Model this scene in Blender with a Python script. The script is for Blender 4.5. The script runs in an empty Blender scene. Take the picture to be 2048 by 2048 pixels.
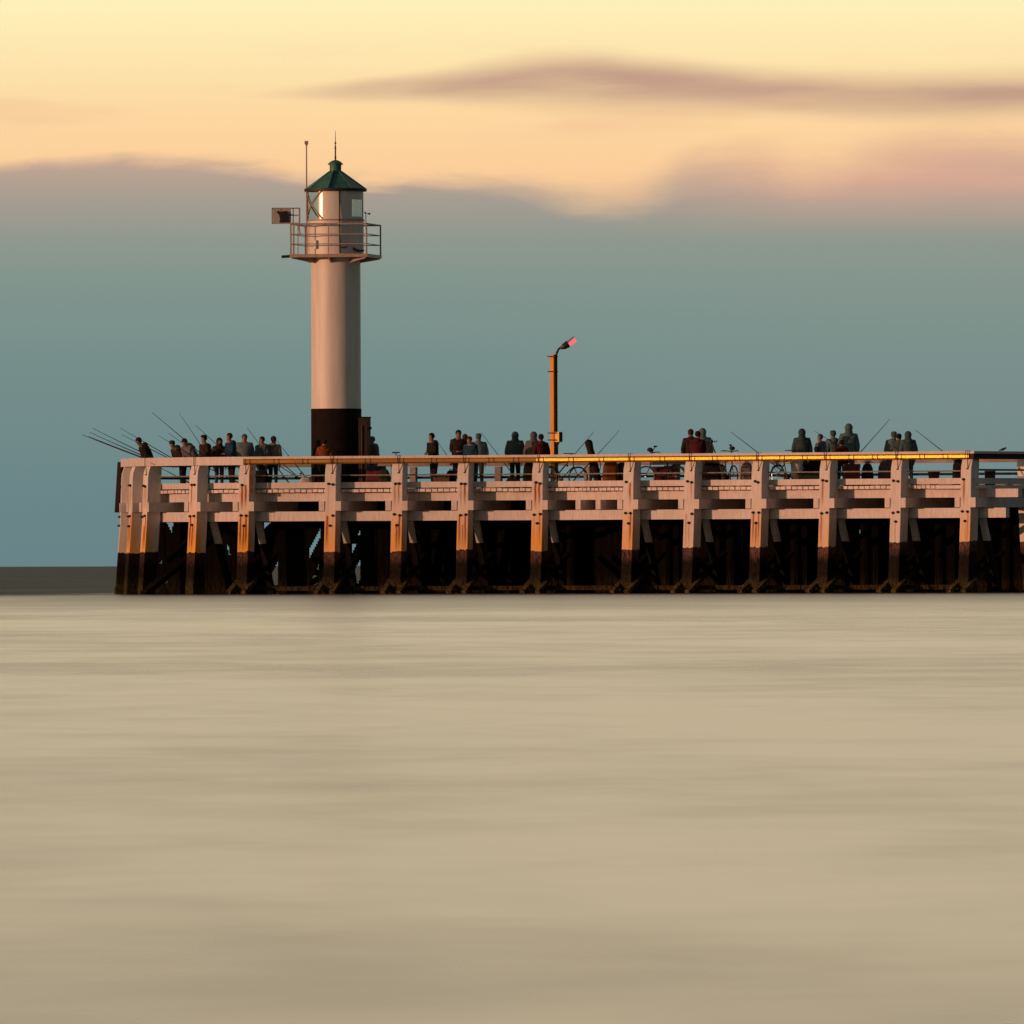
import bpy, bmesh, math, random
from mathutils import Vector, Matrix
R = math.radians
rnd = random.Random(7)
scene = bpy.context.scene
COL = scene.collection

# ------------------------------------------------------------------ camera geometry
F = 25600.0          # focal length in photo pixels (2048 wide)
HC = 0.89            # eye height above the water
ROLL = 0.0033
HZ = -106.0          # horizon offset from the picture centre

def P(px, py, D):
    dx, dy = px - 1024.0, 1024.0 - py
    c, s = math.cos(ROLL), math.sin(ROLL)
    x = dx * c + dy * s
    y = -dx * s + dy * c
    return Vector((x / F * D, D, HC + (y - HZ) / F * D))

def zr(row):         # height of a photo row at the reference pile
    return P(1076, row, 400.0).z

# ------------------------------------------------------------------ helpers
def s2l(c):
    out = []
    for v in c:
        v /= 255.0
        out.append(v / 12.92 if v <= 0.04045 else ((v + 0.055) / 1.055) ** 2.4)
    return tuple(out) + (1.0,)

class NG:
    def __init__(self, tree):
        self.t = tree
        tree.nodes.clear()
    def n(self, typ, ins=None, **props):
        nd = self.t.nodes.new(typ)
        for k, v in props.items():
            setattr(nd, k, v)
        for k, v in (ins or {}).items():
            sock = nd.inputs[k]
            if hasattr(v, 'is_output'):
                self.t.links.new(v, sock)
            else:
                sock.default_value = v
        return nd
    def m(self, op, a, b=0.0, c=0.0, clamp=False):
        nd = self.n('ShaderNodeMath', {0: a, 1: b, 2: c}, operation=op, use_clamp=clamp)
        return nd.outputs[0]
    def mix(self, f, a, b, blend='MIX'):
        nd = self.n('ShaderNodeMix', data_type='RGBA', blend_type=blend)
        for i, v in ((0, f), (6, a), (7, b)):
            if hasattr(v, 'is_output'):
                self.t.links.new(v, nd.inputs[i])
            else:
                nd.inputs[i].default_value = v
        return nd.outputs[2]
    def sstep(self, v, a, b):
        nd = self.n('ShaderNodeMapRange', {0: v, 1: a, 2: b, 3: 0.0, 4: 1.0}, interpolation_type='SMOOTHSTEP')
        return nd.outputs[0]
    def ramp(self, v, stops, interp='LINEAR'):
        nd = self.n('ShaderNodeValToRGB', {0: v})
        cr = nd.color_ramp
        cr.interpolation = interp
        while len(cr.elements) > 1:
            cr.elements.remove(cr.elements[-1])
        cr.elements[0].position = stops[0][0]
        cr.elements[0].color = stops[0][1]
        for p, c in stops[1:]:
            e = cr.elements.new(p)
            e.color = c
        return nd.outputs[0]
    def noise(self, vec, scale, detail=3.0, rough=0.5, dist=0.0):
        nd = self.n('ShaderNodeTexNoise', {'Vector': vec, 'Scale': scale, 'Detail': detail, 'Roughness': rough, 'Distortion': dist})
        return nd.outputs[0]
    def scale(self, vec, s):
        return self.n('ShaderNodeMapping', {'Vector': vec, 'Scale': s}).outputs[0]

MATS = {}
def mat(name, col, rough=0.6, metal=0.0, var=0.25, nscale=6.0, stretch=(1, 1, 1), spec=0.5, bump=0.0):
    if name in MATS:
        return MATS[name]
    m = bpy.data.materials.new(name)
    m.use_nodes = True
    g = NG(m.node_tree)
    tc = g.n('ShaderNodeTexCoord').outputs['Object']
    v = g.scale(tc, stretch)
    nz = g.noise(v, nscale, 5.0, 0.6)
    k = g.sstep(nz, 0.3, 0.7)
    dark = tuple(c * (1 - var) for c in col[:3]) + (1,)
    lite = tuple(min(1, c * (1 + var * 0.5)) for c in col[:3]) + (1,)
    c = g.mix(k, dark, lite)
    b = g.n('ShaderNodeBsdfPrincipled', {'Base Color': c, 'Metallic': metal, 'Specular IOR Level': spec})
    rr = g.m('MULTIPLY_ADD', nz, 0.25, rough - 0.12, clamp=True)
    g.t.links.new(rr, b.inputs['Roughness'])
    if bump:
        bp = g.n('ShaderNodeBump', {'Height': nz, 'Strength': bump, 'Distance': 0.02})
        g.t.links.new(bp.outputs[0], b.inputs['Normal'])
    o = g.n('ShaderNodeOutputMaterial', {'Surface': b.outputs[0]})
    MATS[name] = m
    return m

def link(o, parent=None):
    COL.objects.link(o)
    if parent is not None:
        o.parent = parent
    return o

def tag(o, label=None, cat=None, group=None, kind=None):
    if label: o['label'] = label
    if cat: o['category'] = cat
    if group: o['group'] = group
    if kind: o['kind'] = kind
    return o

def thing(name, loc, label, cat, group=None, rz=0.0):
    o = bpy.data.objects.new(name, None)
    o.empty_display_size = 0.2
    o.location = loc
    o.rotation_euler = (0, 0, rz)
    link(o)
    return tag(o, label, cat, group)

class MB:
    def __init__(self, off=(0, 0, 0)):
        self.v, self.f, self.mi = [], [], []
        self.off = Vector(off)
        self.cur = 0
    def add(self, vs, fs):
        b = len(self.v)
        self.v += [Vector(p) - self.off for p in vs]
        self.f += [tuple(b + i for i in f) for f in fs]
        self.mi += [self.cur] * len(fs)
        return self
    def hexa(self, p):   # 4 bottom (ccw), 4 top
        return self.add(p, [(3, 2, 1, 0), (4, 5, 6, 7), (0, 1, 5, 4), (1, 2, 6, 5), (2, 3, 7, 6), (3, 0, 4, 7)])
    def box(self, c, s, M=None, taper=1.0):
        c = Vector(c)
        p = []
        for z, t in ((-1, 1.0), (1, taper)):
            for x, y in ((-1, -1), (1, -1), (1, 1), (-1, 1)):
                q = Vector((x * s[0] / 2 * t, y * s[1] / 2 * t, z * s[2] / 2))
                if M is not None:
                    q = M @ q
                p.append(c + q)
        return self.hexa(p)
    def beam(self, a, b, n, z0, z1, t, ea=0.0, eb=0.0):
        """horizontal timber with its outer face on line a-b (xy), t thick away from n"""
        a, b = Vector((a[0], a[1], 0)), Vector((b[0], b[1], 0))
        d = (b - a).normalized()
        a, b = a - d * ea, b + d * eb
        k = Vector((-d.y, d.x, 0))
        if k.dot(Vector((n[0], n[1], 0))) > 0:
            k = -k
        k *= t
        q = [a, b, b + k, a + k]
        return self.hexa([p + Vector((0, 0, z0)) for p in q] + [p + Vector((0, 0, z1)) for p in q])
    def bar(self, a, b, w, t, up=(0, 0, 1)):
        """rectangular timber from a to b, w wide, t thick"""
        a, b = Vector(a), Vector(b)
        d = (b - a).normalized()
        up = Vector(up)
        x = d.cross(up)
        if x.length < 1e-4:
            x = d.cross(Vector((0, 1, 0)))
        x.normalize()
        y = x.cross(d).normalized()
        x, y = x * w / 2, y * t / 2
        return self.hexa([a - x - y, a + x - y, a + x + y, a - x + y, b - x - y, b + x - y, b + x + y, b - x + y])
    def tube(self, a, b, r0, r1=None, n=8, cap=True):
        r1 = r0 if r1 is None else r1
        a, b = Vector(a), Vector(b)
        d = (b - a).normalized()
        x = d.cross(Vector((0, 0, 1)))
        if x.length < 1e-4:
            x = Vector((1, 0, 0))
        x.normalize()
        y = d.cross(x)
        vs = []
        for c, r in ((a, r0), (b, r1)):
            for i in range(n):
                t = 2 * math.pi * i / n
                vs.append(c + x * math.cos(t) * r + y * math.sin(t) * r)
        fs = [(i, (i + 1) % n, n + (i + 1) % n, n + i) for i in range(n)]
        if cap:
            fs += [tuple(reversed(range(n))), tuple(range(n, 2 * n))]
        return self.add(vs, fs)
    def path(self, pts, r, n=8):
        for a, b in zip(pts, pts[1:]):
            self.tube(a, b, r, r, n)
        return self
    def lathe(self, c, prof, n=32, a0=0.0, a1=None, close=False):
        """prof (r,z); angle 0 faces the camera (-Y), negative to the left"""
        c = Vector(c)
        full = a1 is None
        a1 = 2 * math.pi if full else a1
        m = n if full else n + 1
        vs = []
        for i in range(m):
            t = a0 + (a1 - a0) * i / n
            for r, z in prof:
                vs.append(c + Vector((math.sin(t) * r, -math.cos(t) * r, z)))
        k = len(prof)
        fs = []
        kk = k if close else k - 1
        for i in range(n):
            j = (i + 1) % m
            for q in range(kk):
                q2 = (q + 1) % k
                fs.append((i * k + q, j * k + q, j * k + q2, i * k + q2))
        if close and not full:
            fs.append(tuple(range(k - 1, -1, -1)))
            fs.append(tuple(range(n * k, n * k + k)))
        return self.add(vs, fs)
    def torus(self, c, R0, r, axis_x, axis_y, n=28, m=6):
        c = Vector(c); ax = Vector(axis_x); ay = Vector(axis_y); az = ax.cross(ay)
        vs = []
        for i in range(n):
            t = 2 * math.pi * i / n
            d = ax * math.cos(t) + ay * math.sin(t)
            for j in range(m):
                s = 2 * math.pi * j / m
                vs.append(c + d * (R0 + r * math.cos(s)) + az * r * math.sin(s))
        fs = [(i * m + j, ((i + 1) % n) * m + j, ((i + 1) % n) * m + (j + 1) % m, i * m + (j + 1) % m) for i in range(n) for j in range(m)]
        return self.add(vs, fs)
    def ball(self, c, rx, ry, rz, n=12, m=8, M=None):
        vs, fs = [], []
        c = Vector(c)
        for j in range(m + 1):
            p = math.pi * j / m
            for i in range(n):
                t = 2 * math.pi * i / n
                q = Vector((math.cos(t) * math.sin(p) * rx, math.sin(t) * math.sin(p) * ry, math.cos(p) * rz))
                if M is not None: q = M @ q
                vs.append(c + q)
        for j in range(m):
            for i in range(n):
                fs.append((j * n + i, (j + 1) * n + i, (j + 1) * n + (i + 1) % n, j * n + (i + 1) % n))
        return self.add(vs, fs)
    def build(self, name, mats, parent=None, smooth=False, bevel=0.0):
        me = bpy.data.meshes.new(name)
        me.from_pydata([tuple(v) for v in self.v], [], self.f)
        for m in (mats if isinstance(mats, (list, tuple)) else [mats]):
            me.materials.append(m)
        for p, i in zip(me.polygons, self.mi):
            p.material_index = i
        bm = bmesh.new(); bm.from_mesh(me)
        bmesh.ops.remove_doubles(bm, verts=bm.verts, dist=1e-5)
        bmesh.ops.recalc_face_normals(bm, faces=bm.faces)
        if bevel:
            bmesh.ops.bevel(bm, geom=[e for e in bm.edges if e.calc_face_angle(0) > 0.5], offset=bevel, segments=2, affect='EDGES', profile=0.5)
        bm.to_mesh(me); bm.free()
        if smooth:
            for p in me.polygons: p.use_smooth = True
            try: me.set_sharp_from_angle(angle=R(40))
            except Exception: pass
        o = bpy.data.objects.new(name, me)
        return link(o, parent)

# ------------------------------------------------------------------ materials
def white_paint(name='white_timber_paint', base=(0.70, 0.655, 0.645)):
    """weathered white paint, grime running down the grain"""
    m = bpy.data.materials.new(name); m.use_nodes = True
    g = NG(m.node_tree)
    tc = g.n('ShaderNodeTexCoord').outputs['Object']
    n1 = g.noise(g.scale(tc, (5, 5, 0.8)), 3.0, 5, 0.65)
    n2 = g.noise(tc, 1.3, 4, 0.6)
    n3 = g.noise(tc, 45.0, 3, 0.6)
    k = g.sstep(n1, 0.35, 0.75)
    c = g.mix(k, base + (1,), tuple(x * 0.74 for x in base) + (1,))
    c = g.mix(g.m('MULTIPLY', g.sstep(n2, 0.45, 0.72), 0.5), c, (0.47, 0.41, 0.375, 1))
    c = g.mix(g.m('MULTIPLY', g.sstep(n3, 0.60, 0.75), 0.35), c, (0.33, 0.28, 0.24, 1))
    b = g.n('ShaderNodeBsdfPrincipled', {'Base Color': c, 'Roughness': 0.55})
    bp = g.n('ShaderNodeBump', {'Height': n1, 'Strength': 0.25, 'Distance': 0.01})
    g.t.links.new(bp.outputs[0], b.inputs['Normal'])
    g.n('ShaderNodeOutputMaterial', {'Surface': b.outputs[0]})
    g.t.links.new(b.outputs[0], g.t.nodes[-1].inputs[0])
    return m

def pile_paint():
    """white pile with rust runs under its bolts, tarred and weedy foot; local x across, z up"""
    m = bpy.data.materials.new('painted_pile'); m.use_nodes = True
    g = NG(m.node_tree)
    tc = g.n('ShaderNodeTexCoord').outputs['Object']
    sx = g.n('ShaderNodeSeparateXYZ', {0: tc}).outputs
    X, Y, Z = sx[0], sx[1], sx[2]
    oi = g.n('ShaderNodeObjectInfo').outputs['Random']
    off = g.n('ShaderNodeCombineXYZ', {0: g.m('MULTIPLY', oi, 37.0), 1: g.m('MULTIPLY', oi, 11.0), 2: g.m('MULTIPLY', oi, 23.0)}).outputs[0]
    tv = g.n('ShaderNodeVectorMath', {0: tc, 1: off}, operation='ADD').outputs[0]
    rust = g.n('ShaderNodeAttribute', attribute_name='rust', attribute_type='OBJECT').outputs['Fac']
    tar = g.n('ShaderNodeAttribute', attribute_name='tar', attribute_type='OBJECT').outputs['Fac']
    fade = g.n('ShaderNodeAttribute', attribute_name='faded', attribute_type='OBJECT').outputs['Fac']
    n1 = g.noise(g.scale(tv, (6, 6, 0.7)), 3.0, 5, 0.65)
    nst = g.noise(g.scale(tv, (16, 3, 0.55)), 2.0, 4, 0.6)
    n3 = g.noise(tv, 40.0, 3, 0.6)
    c = g.mix(g.sstep(n1, 0.35, 0.8), (0.80, 0.765, 0.74, 1), (0.62, 0.575, 0.55, 1))
    c = g.mix(g.m('MULTIPLY', g.sstep(n3, 0.62, 0.75), 0.3), c, (0.33, 0.27, 0.22, 1))
    # runs below the upper and lower bolts
    wob = g.m('MULTIPLY_ADD', g.noise(g.scale(tv, (1, 1, 2.2)), 2.0, 3), 0.05, -0.025)
    xx = g.m('ADD', X, wob)
    runs = None; halo = None
    sd = [g.m('FRACT', g.m('MULTIPLY', oi, q_)) for q_ in (13.7, 29.3, 41.9, 57.1, 71.3)]
    for q_, (xb, zb, ln) in enumerate(((-0.062, zr(966), 0.95), (0.066, zr(966), 0.85), (-0.095, zr(1029), 1.3), (0.095, zr(1029), 1.3), (0.01, zr(1048), 1.0))):
        dx = g.m('ABSOLUTE', g.m('SUBTRACT', xx, xb))
        below = g.m('SUBTRACT', zb, Z)
        wdt = g.m('MULTIPLY_ADD', below, 0.03, 0.036)
        a = g.sstep(g.m('DIVIDE', dx, wdt), 1.0, 0.1)
        bmask = g.m('MULTIPLY', g.sstep(below, -0.01, 0.03), g.sstep(below, ln, ln * 0.25))
        bmask = g.m('MULTIPLY', bmask, g.sstep(sd[q_], 0.15, 0.75))
        r_ = g.m('MULTIPLY', a, bmask)
        runs = r_ if runs is None else g.m('MAXIMUM', runs, r_)
        h_ = g.m('MULTIPLY', g.sstep(g.m('DIVIDE', dx, wdt), 2.6, 0.4), bmask)
        halo = h_ if halo is None else g.m('MAXIMUM', halo, h_)
    front = g.sstep(Y, -0.30, -0.02)
    runs = g.m('MULTIPLY', g.m('MULTIPLY', runs, g.sstep(nst, 0.15, 0.5)), front)
    runs = g.m('MULTIPLY', runs, g.m('MULTIPLY_ADD', rust, 1.3, 0.2), clamp=True)
    wash = g.m('MULTIPLY', g.sstep(Z, zr(985), zr(1090)), g.sstep(g.m('ADD', nst, g.m('MULTIPLY', rust, 0.30)), 0.36, 0.66))
    wash = g.m('MULTIPLY', g.m('MULTIPLY', wash, rust), front, clamp=True)
    c = g.mix(g.m('MULTIPLY', wash, 0.95), c, (0.92, 0.43, 0.022, 1))
    halo = g.m('MULTIPLY', g.m('MULTIPLY', halo, front), g.m('MULTIPLY', g.m('MULTIPLY_ADD', rust, 0.9, 0.1), g.sstep(nst, 0.2, 0.6)))
    c = g.mix(g.m('MULTIPLY', halo, 0.8), c, (0.74, 0.29, 0.025, 1))
    c = g.mix(g.m('MULTIPLY', runs, 0.92), c, (0.17, 0.045, 0.008, 1))
    side = g.m('MULTIPLY', g.sstep(Y, -0.05, -0.2), g.m('MULTIPLY', g.sstep(nst, 0.55, 0.7), g.sstep(Z, zr(1000), zr(1040))))
    c = g.mix(g.m('MULTIPLY', side, 0.3), c, (0.22, 0.10, 0.05, 1))
    # tar and weed
    line = g.m('ADD', tar, g.m('MULTIPLY_ADD', g.noise(g.scale(tv, (1, 1, 0.1)), 6.0, 5, 0.7), 0.22, -0.11))
    dz = g.m('SUBTRACT', line, Z)
    nt = g.noise(g.scale(tv, (3, 3, 1)), 7.0, 6, 0.7)
    tcol = g.mix(g.sstep(nt, 0.35, 0.7), (0.007, 0.006, 0.005, 1), (0.024, 0.019, 0.014, 1))
    red = g.m('MULTIPLY', g.m('MULTIPLY', g.sstep(dz, 0.50, 0.10), g.sstep(nt, 0.32, 0.60)), fade)
    tcol = g.mix(red, tcol, (0.165, 0.090, 0.075, 1))
    weed = g.m('MULTIPLY', g.sstep(Z, 0.65, 0.15), g.sstep(nt, 0.35, 0.6))
    tcol = g.mix(weed, tcol, (0.062, 0.052, 0.016, 1))
    ist = g.sstep(dz, -0.004, 0.004)
    c = g.mix(ist, c, tcol)
    b = g.n('ShaderNodeBsdfPrincipled', {'Base Color': c, 'Roughness': 0.65, 'Specular IOR Level': g.m('MULTIPLY_ADD', ist, -0.24, 0.27)})
    bp = g.n('ShaderNodeBump', {'Height': g.m('ADD', n1, g.m('MULTIPLY', nt, ist)), 'Strength': 0.35, 'Distance': 0.015})
    g.t.links.new(bp.outputs[0], b.inputs['Normal'])
    g.n('ShaderNodeOutputMaterial', {'Surface': b.outputs[0]})
    return m

def tar_timber(name='tarred_timber', k0=0.003, k1=0.007, wd=(0.020, 0.016, 0.007, 1)):
    m = bpy.data.materials.new(name); m.use_nodes = True
    g = NG(m.node_tree)
    geo = g.n('ShaderNodeNewGeometry').outputs['Position']
    z = g.n('ShaderNodeSeparateXYZ', {0: geo}).outputs[2]
    nt = g.noise(g.scale(geo, (3, 3, 1)), 4.0, 6, 0.7)
    c = g.mix(g.sstep(nt, 0.35, 0.7), (k0, k0 * .9, k0 * .8, 1), (k1, k1 * .8, k1 * .65, 1))
    weed = g.m('MULTIPLY', g.sstep(z, 0.75, 0.15), g.sstep(nt, 0.35, 0.6))
    c = g.mix(weed, c, wd)
    b = g.n('ShaderNodeBsdfPrincipled', {'Base Color': c, 'Roughness': 0.85, 'Specular IOR Level': 0.03})
    g.n('ShaderNodeOutputMaterial', {'Surface': b.outputs[0]})
    return m

def raker_mat():
    """white above the tide line, tar below"""
    m = bpy.data.materials.new('painted_raker'); m.use_nodes = True
    g = NG(m.node_tree)
    geo = g.n('ShaderNodeNewGeometry').outputs['Position']
    sx = g.n('ShaderNodeSeparateXYZ', {0: geo}).outputs
    n1 = g.noise(geo, 3.0, 5, 0.65)
    c = g.mix(g.sstep(n1, 0.3, 0.8), (0.66, 0.62, 0.58, 1), (0.48, 0.43, 0.39, 1))
    t = g.mix(g.sstep(n1, 0.35, 0.7), (0.003, 0.0027, 0.0024, 1), (0.007, 0.0055, 0.0045, 1))
    ln = g.m('MULTIPLY_ADD', n1, 0.06, zr(1087))
    c = g.mix(g.sstep(g.m('SUBTRACT', ln, sx[2]), -0.004, 0.004), c, t)
    b = g.n('ShaderNodeBsdfPrincipled', {'Base Color': c, 'Roughness': 0.7, 'Specular IOR Level': 0.1})
    g.n('ShaderNodeOutputMaterial', {'Surface': b.outputs[0]})
    return m

def varnish():
    """brown rubbing rail under old glossy varnish"""
    m = bpy.data.materials.new('varnished_rail'); m.use_nodes = True
    g = NG(m.node_tree)
    tc = g.n('ShaderNodeTexCoord').outputs['Object']
    n1 = g.noise(g.scale(tc, (1, 1, 6)), 1.4, 5, 0.65)
    n2 = g.noise(tc, 9.0, 4, 0.6)
    c = g.mix(g.sstep(n1, 0.35, 0.7), (0.29, 0.130, 0.056, 1), (0.21, 0.090, 0.040, 1))
    b = g.n('ShaderNodeBsdfPrincipled', {'Base Color': c, 'Specular IOR Level': 1.0, 'IOR': 1.75,
            'Specular Tint': (1.0, 0.74, 0.05, 1)})
    g.t.links.new(g.m('MULTIPLY_ADD', g.sstep(n1, 0.3, 0.7), 0.09, 0.21), b.inputs['Roughness'])
    bp = g.n('ShaderNodeBump', {'Height': n2, 'Strength': 0.06, 'Distance': 0.01})
    g.t.links.new(bp.outputs[0], b.inputs['Normal'])
    g.n('ShaderNodeOutputMaterial', {'Surface': b.outputs[0]})
    return m

def glass_mat(name, tint=(0.8, 0.9, 0.88)):
    m = bpy.data.materials.new(name); m.use_nodes = True
    g = NG(m.node_tree)
    fr = 0.08
    t = g.n('ShaderNodeBsdfTransparent', {'Color': tint + (1,)})
    s = g.n('ShaderNodeBsdfGlossy', {'Color': (1, 0.95, 0.7, 1), 'Roughness': 0.20})
    mx = g.n('ShaderNodeMixShader', {0: fr, 1: t.outputs[0], 2: s.outputs[0]})
    g.n('ShaderNodeOutputMaterial', {'Surface': mx.outputs[0]})
    return m

WHITE = white_paint()
PILE = pile_paint()
TAR = tar_timber()
TARW = tar_timber('wet_weedy_timber', 0.003, 0.008, (0.055, 0.040, 0.018, 1))
WEEDY = tar_timber('weedy_timber', 0.004, 0.010, (0.150, 0.112, 0.045, 1))
RAKER = raker_mat()
VARN = varnish()
FARW = white_paint('shade_toned_far_timber', (0.20, 0.165, 0.155))  # far railing's shade put into a darker base colour
DECKM = white_paint('pale_deck_timber', (0.84, 0.76, 0.72))
IRON = mat('rusty_iron', (0.045, 0.026, 0.018), 0.6, 0.3, 0.4, 30)
RUSTY = mat('rust_plate', (0.26, 0.085, 0.03), 0.7, 0.0, 0.5, 9)
DKSTEEL = mat('dark_steel', (0.025, 0.024, 0.024), 0.5, 0.2, 0.3, 8)
GREYSTEEL = mat('galvanised_grey', (0.30, 0.29, 0.28), 0.5, 0.3, 0.3, 8)
LEFTFND = mat('dark_brown_fender', (0.040, 0.020, 0.017), 0.7, 0.0, 0.5, 3, (1, 1, 0.3))

DKRAIL = mat('shade_dark_rail', (0.045, 0.030, 0.026), 0.7, 0, 0.3, 4, (1, 1, 4), 0.2)  # flank rail turned from the sun, its shade painted as dark colour

# ------------------------------------------------------------------ the pier
ZR_TOP, ZR_MID, ZR_BOT = zr(909.5), zr(914.5), zr(925)
ZK1, ZK0 = zr(962), zr(973.6)
ZD1, ZD0 = zr(976.0), zr(982.0)
ZS1, ZS0 = zr(983.0), zr(1000)
ZC1, ZC0 = zr(1000.3), zr(1019.5)
ZL1, ZL0 = zr(1020.5), zr(1040)
DECK = ZD1
PW, PD = 0.372, 0.47      # pile width, depth

PILES = [ # photo column of the face, facing angle, rust, tar row, faded
    (243, 86, 0.2, 1103, 0.1), (262, 73, 0.8, 1103, 0.1), (291, 64, 0.8, 1101, 0.3), (387, 45, 0.95, 1103, 0.4),
    (488, 25, 1.0, 1101, 0.6), (661, 20, 0.8, 1102, 0.8), (794, 20, 0.85, 1101, 0.8), (926, 21, 0.75, 1098, 0.7),
    (1075, 24, 0.95, 1102, 0.8), (1257, 30, 0.7, 1100, 0.9), (1379, 30.5, 0.2, 1096, 1.0), (1513.5, 31, 0.55, 1096, 1.0),
    (1649.5, 31.5, 0.5, 1096, 1.0), (1792, 32, 0.12, 1087, 1.0), (1932, 33, 0.65, 1086, 1.0)]
def nrm(th): return Vector((-math.sin(R(th)), -math.cos(R(th)), 0))
def tan_(th): return Vector((math.cos(R(th)), -math.sin(R(th)), 0))
FP = [None] * len(PILES)
IH = 8
def ray_step(p0, th, px):
    """from p0 along the pier direction th to the sight line of column px (taken at mid height)"""
    d = tan_(th)
    k = (px - 1024 + 20 * ROLL) / F
    # p0.x + s d.x = k (p0.y + s d.y)
    s = (k * p0.y - p0.x) / (d.x - k * d.y)
    return p0 + d * s
p = P(PILES[IH][0], 1000, 400.0); FP[IH] = Vector((p.x, p.y, 0))
for i in range(IH + 1, len(PILES)):
    FP[i] = ray_step(FP[i - 1], 30.5 if i == IH + 1 else (PILES[i - 1][1] + PILES[i][1]) / 2, PILES[i][0])
for i in range(IH - 1, -1, -1):
    FP[i] = ray_step(FP[i + 1], (PILES[i + 1][1] + PILES[i][1]) / 2, PILES[i][0])
NP = [nrm(q[1]) for q in PILES]
def near_depth(px):
    pts = [(q[0], f.y) for q, f in zip(PILES, FP)]
    if px <= pts[0][0]: return pts[0][1]
    for (a, ya), (b, yb) in zip(pts, pts[1:]):
        if px <= b: return ya + (yb - ya) * (px - a) / (b - a)
    return pts[-1][1]
def off(i, u): return FP[i] + NP[i] * u

base = Vector((FP[IH].x, FP[IH].y, 0.0))
pier = thing('pier', base, 'white timber pier on dark tarred piles crossing the whole picture', 'pier')
OFF = base

# pile with its own local frame: x across, y outward, z up (absolute height)
def pile_mesh():
    m = MB()
    prof_f = [(-1.6, 0.34), (0.0, 0.215), (ZL0, 0.045), (zr(952), 0.0), (zr(940), -0.02), (ZR_BOT, -0.10)]
    def back(z, u): return u - PD if z < zr(950) else -PD - 0.02
    for (z0, u0), (z1, u1) in zip(prof_f, prof_f[1:]):
        w = PW / 2
        m.hexa([(-w, u0, z0), (w, u0, z0), (w, back(z0, u0), z0), (-w, back(z0, u0), z0),
                (-w, u1, z1), (w, u1, z1), (w, back(z1, u1), z1), (-w, back(z1, u1), z1)])
    return m, prof_f
pm, PROF = pile_mesh()
def face_u(z):
    for (z0, u0), (z1, u1) in zip(PROF, PROF[1:]):
        if z <= z1: return u0 + (u1 - u0) * (z - z0) / (z1 - z0)
    return PROF[-1][1]
proto_pile = None
bolt_me = None
def pile_bmesh():
    # one skin: drop the inner cross faces
    bm = bmesh.new()
    w = PW / 2
    rows = []
    for z, u in PROF:
        b = u - PD if z < zr(950) else -PD - 0.02
        rows.append([bm.verts.new(c) for c in ((-w, u, z), (w, u, z), (w, b, z), (-w, b, z))])
    for a, b in zip(rows, rows[1:]):
        for k in range(4):
            bm.faces.new((a[k], a[(k + 1) % 4], b[(k + 1) % 4], b[k]))
    bm.faces.new(rows[0][::-1]); bm.faces.new(rows[-1])
    bmesh.ops.recalc_face_normals(bm, faces=bm.faces)
    ed = [e for e in bm.edges if abs((e.verts[0].co - e.verts[1].co).z) > 0.01]
    bmesh.ops.bevel(bm, geom=ed, offset=0.014, segments=2, affect='EDGES', profile=0.5)
    me = bpy.data.meshes.new('fender_pile'); bm.to_mesh(me); bm.free()
    me.materials.append(PILE)
    return me
PILE_ME = pile_bmesh()
bb = MB(); bb.tube((0, 0, 0), (0, 0.04, 0), 0.045, 0.040, 12); bb.tube((0, 0.03, 0), (0, 0.085, 0), 0.028, 0.022, 8)
bolt_proto = bb.build('bolt', IRON); BOLT_ME = bolt_proto.data; bpy.data.objects.remove(bolt_proto)
pile_objs = []
BOLTS = [(-0.062, 966), (0.066, 966.5), (-0.095, 1028.5), (0.095, 1028.5), (0.01, 1048)]
for i, q in enumerate(PILES):
    o = bpy.data.objects.new('fender_pile', PILE_ME)
    link(o, pier)
    c = FP[i] - base
    n, t = NP[i], tan_(q[1])
    # local y -> n, local x -> t
    o.matrix_local = Matrix(((t.x, n.x, 0, c.x), (t.y, n.y, 0, c.y), (0, 0, 1, 0), (0, 0, 0, 1)))
    o['rust'] = float(q[2]); o['tar'] = float(zr(q[3]) + 0.0); o['faded'] = float(q[4])
    pile_objs.append(o)
    for k, (bx, br) in enumerate(BOLTS):
        if (i * 7 + k * 3) % 5 == 1 and k not in (0, 3): continue
        b = bpy.data.objects.new('bolt', BOLT_ME)
        link(b, o)
        z = zr(br + rnd.uniform(-1.5, 1.5))
        b.location = (bx + rnd.uniform(-0.02, 0.02), face_u(z), z)

def L(u): return [off(i, u) for i in range(len(PILES))]
def part(name, mb, m, parent=pier, **k): 
    return mb.build(name, m, parent, **k)

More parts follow.
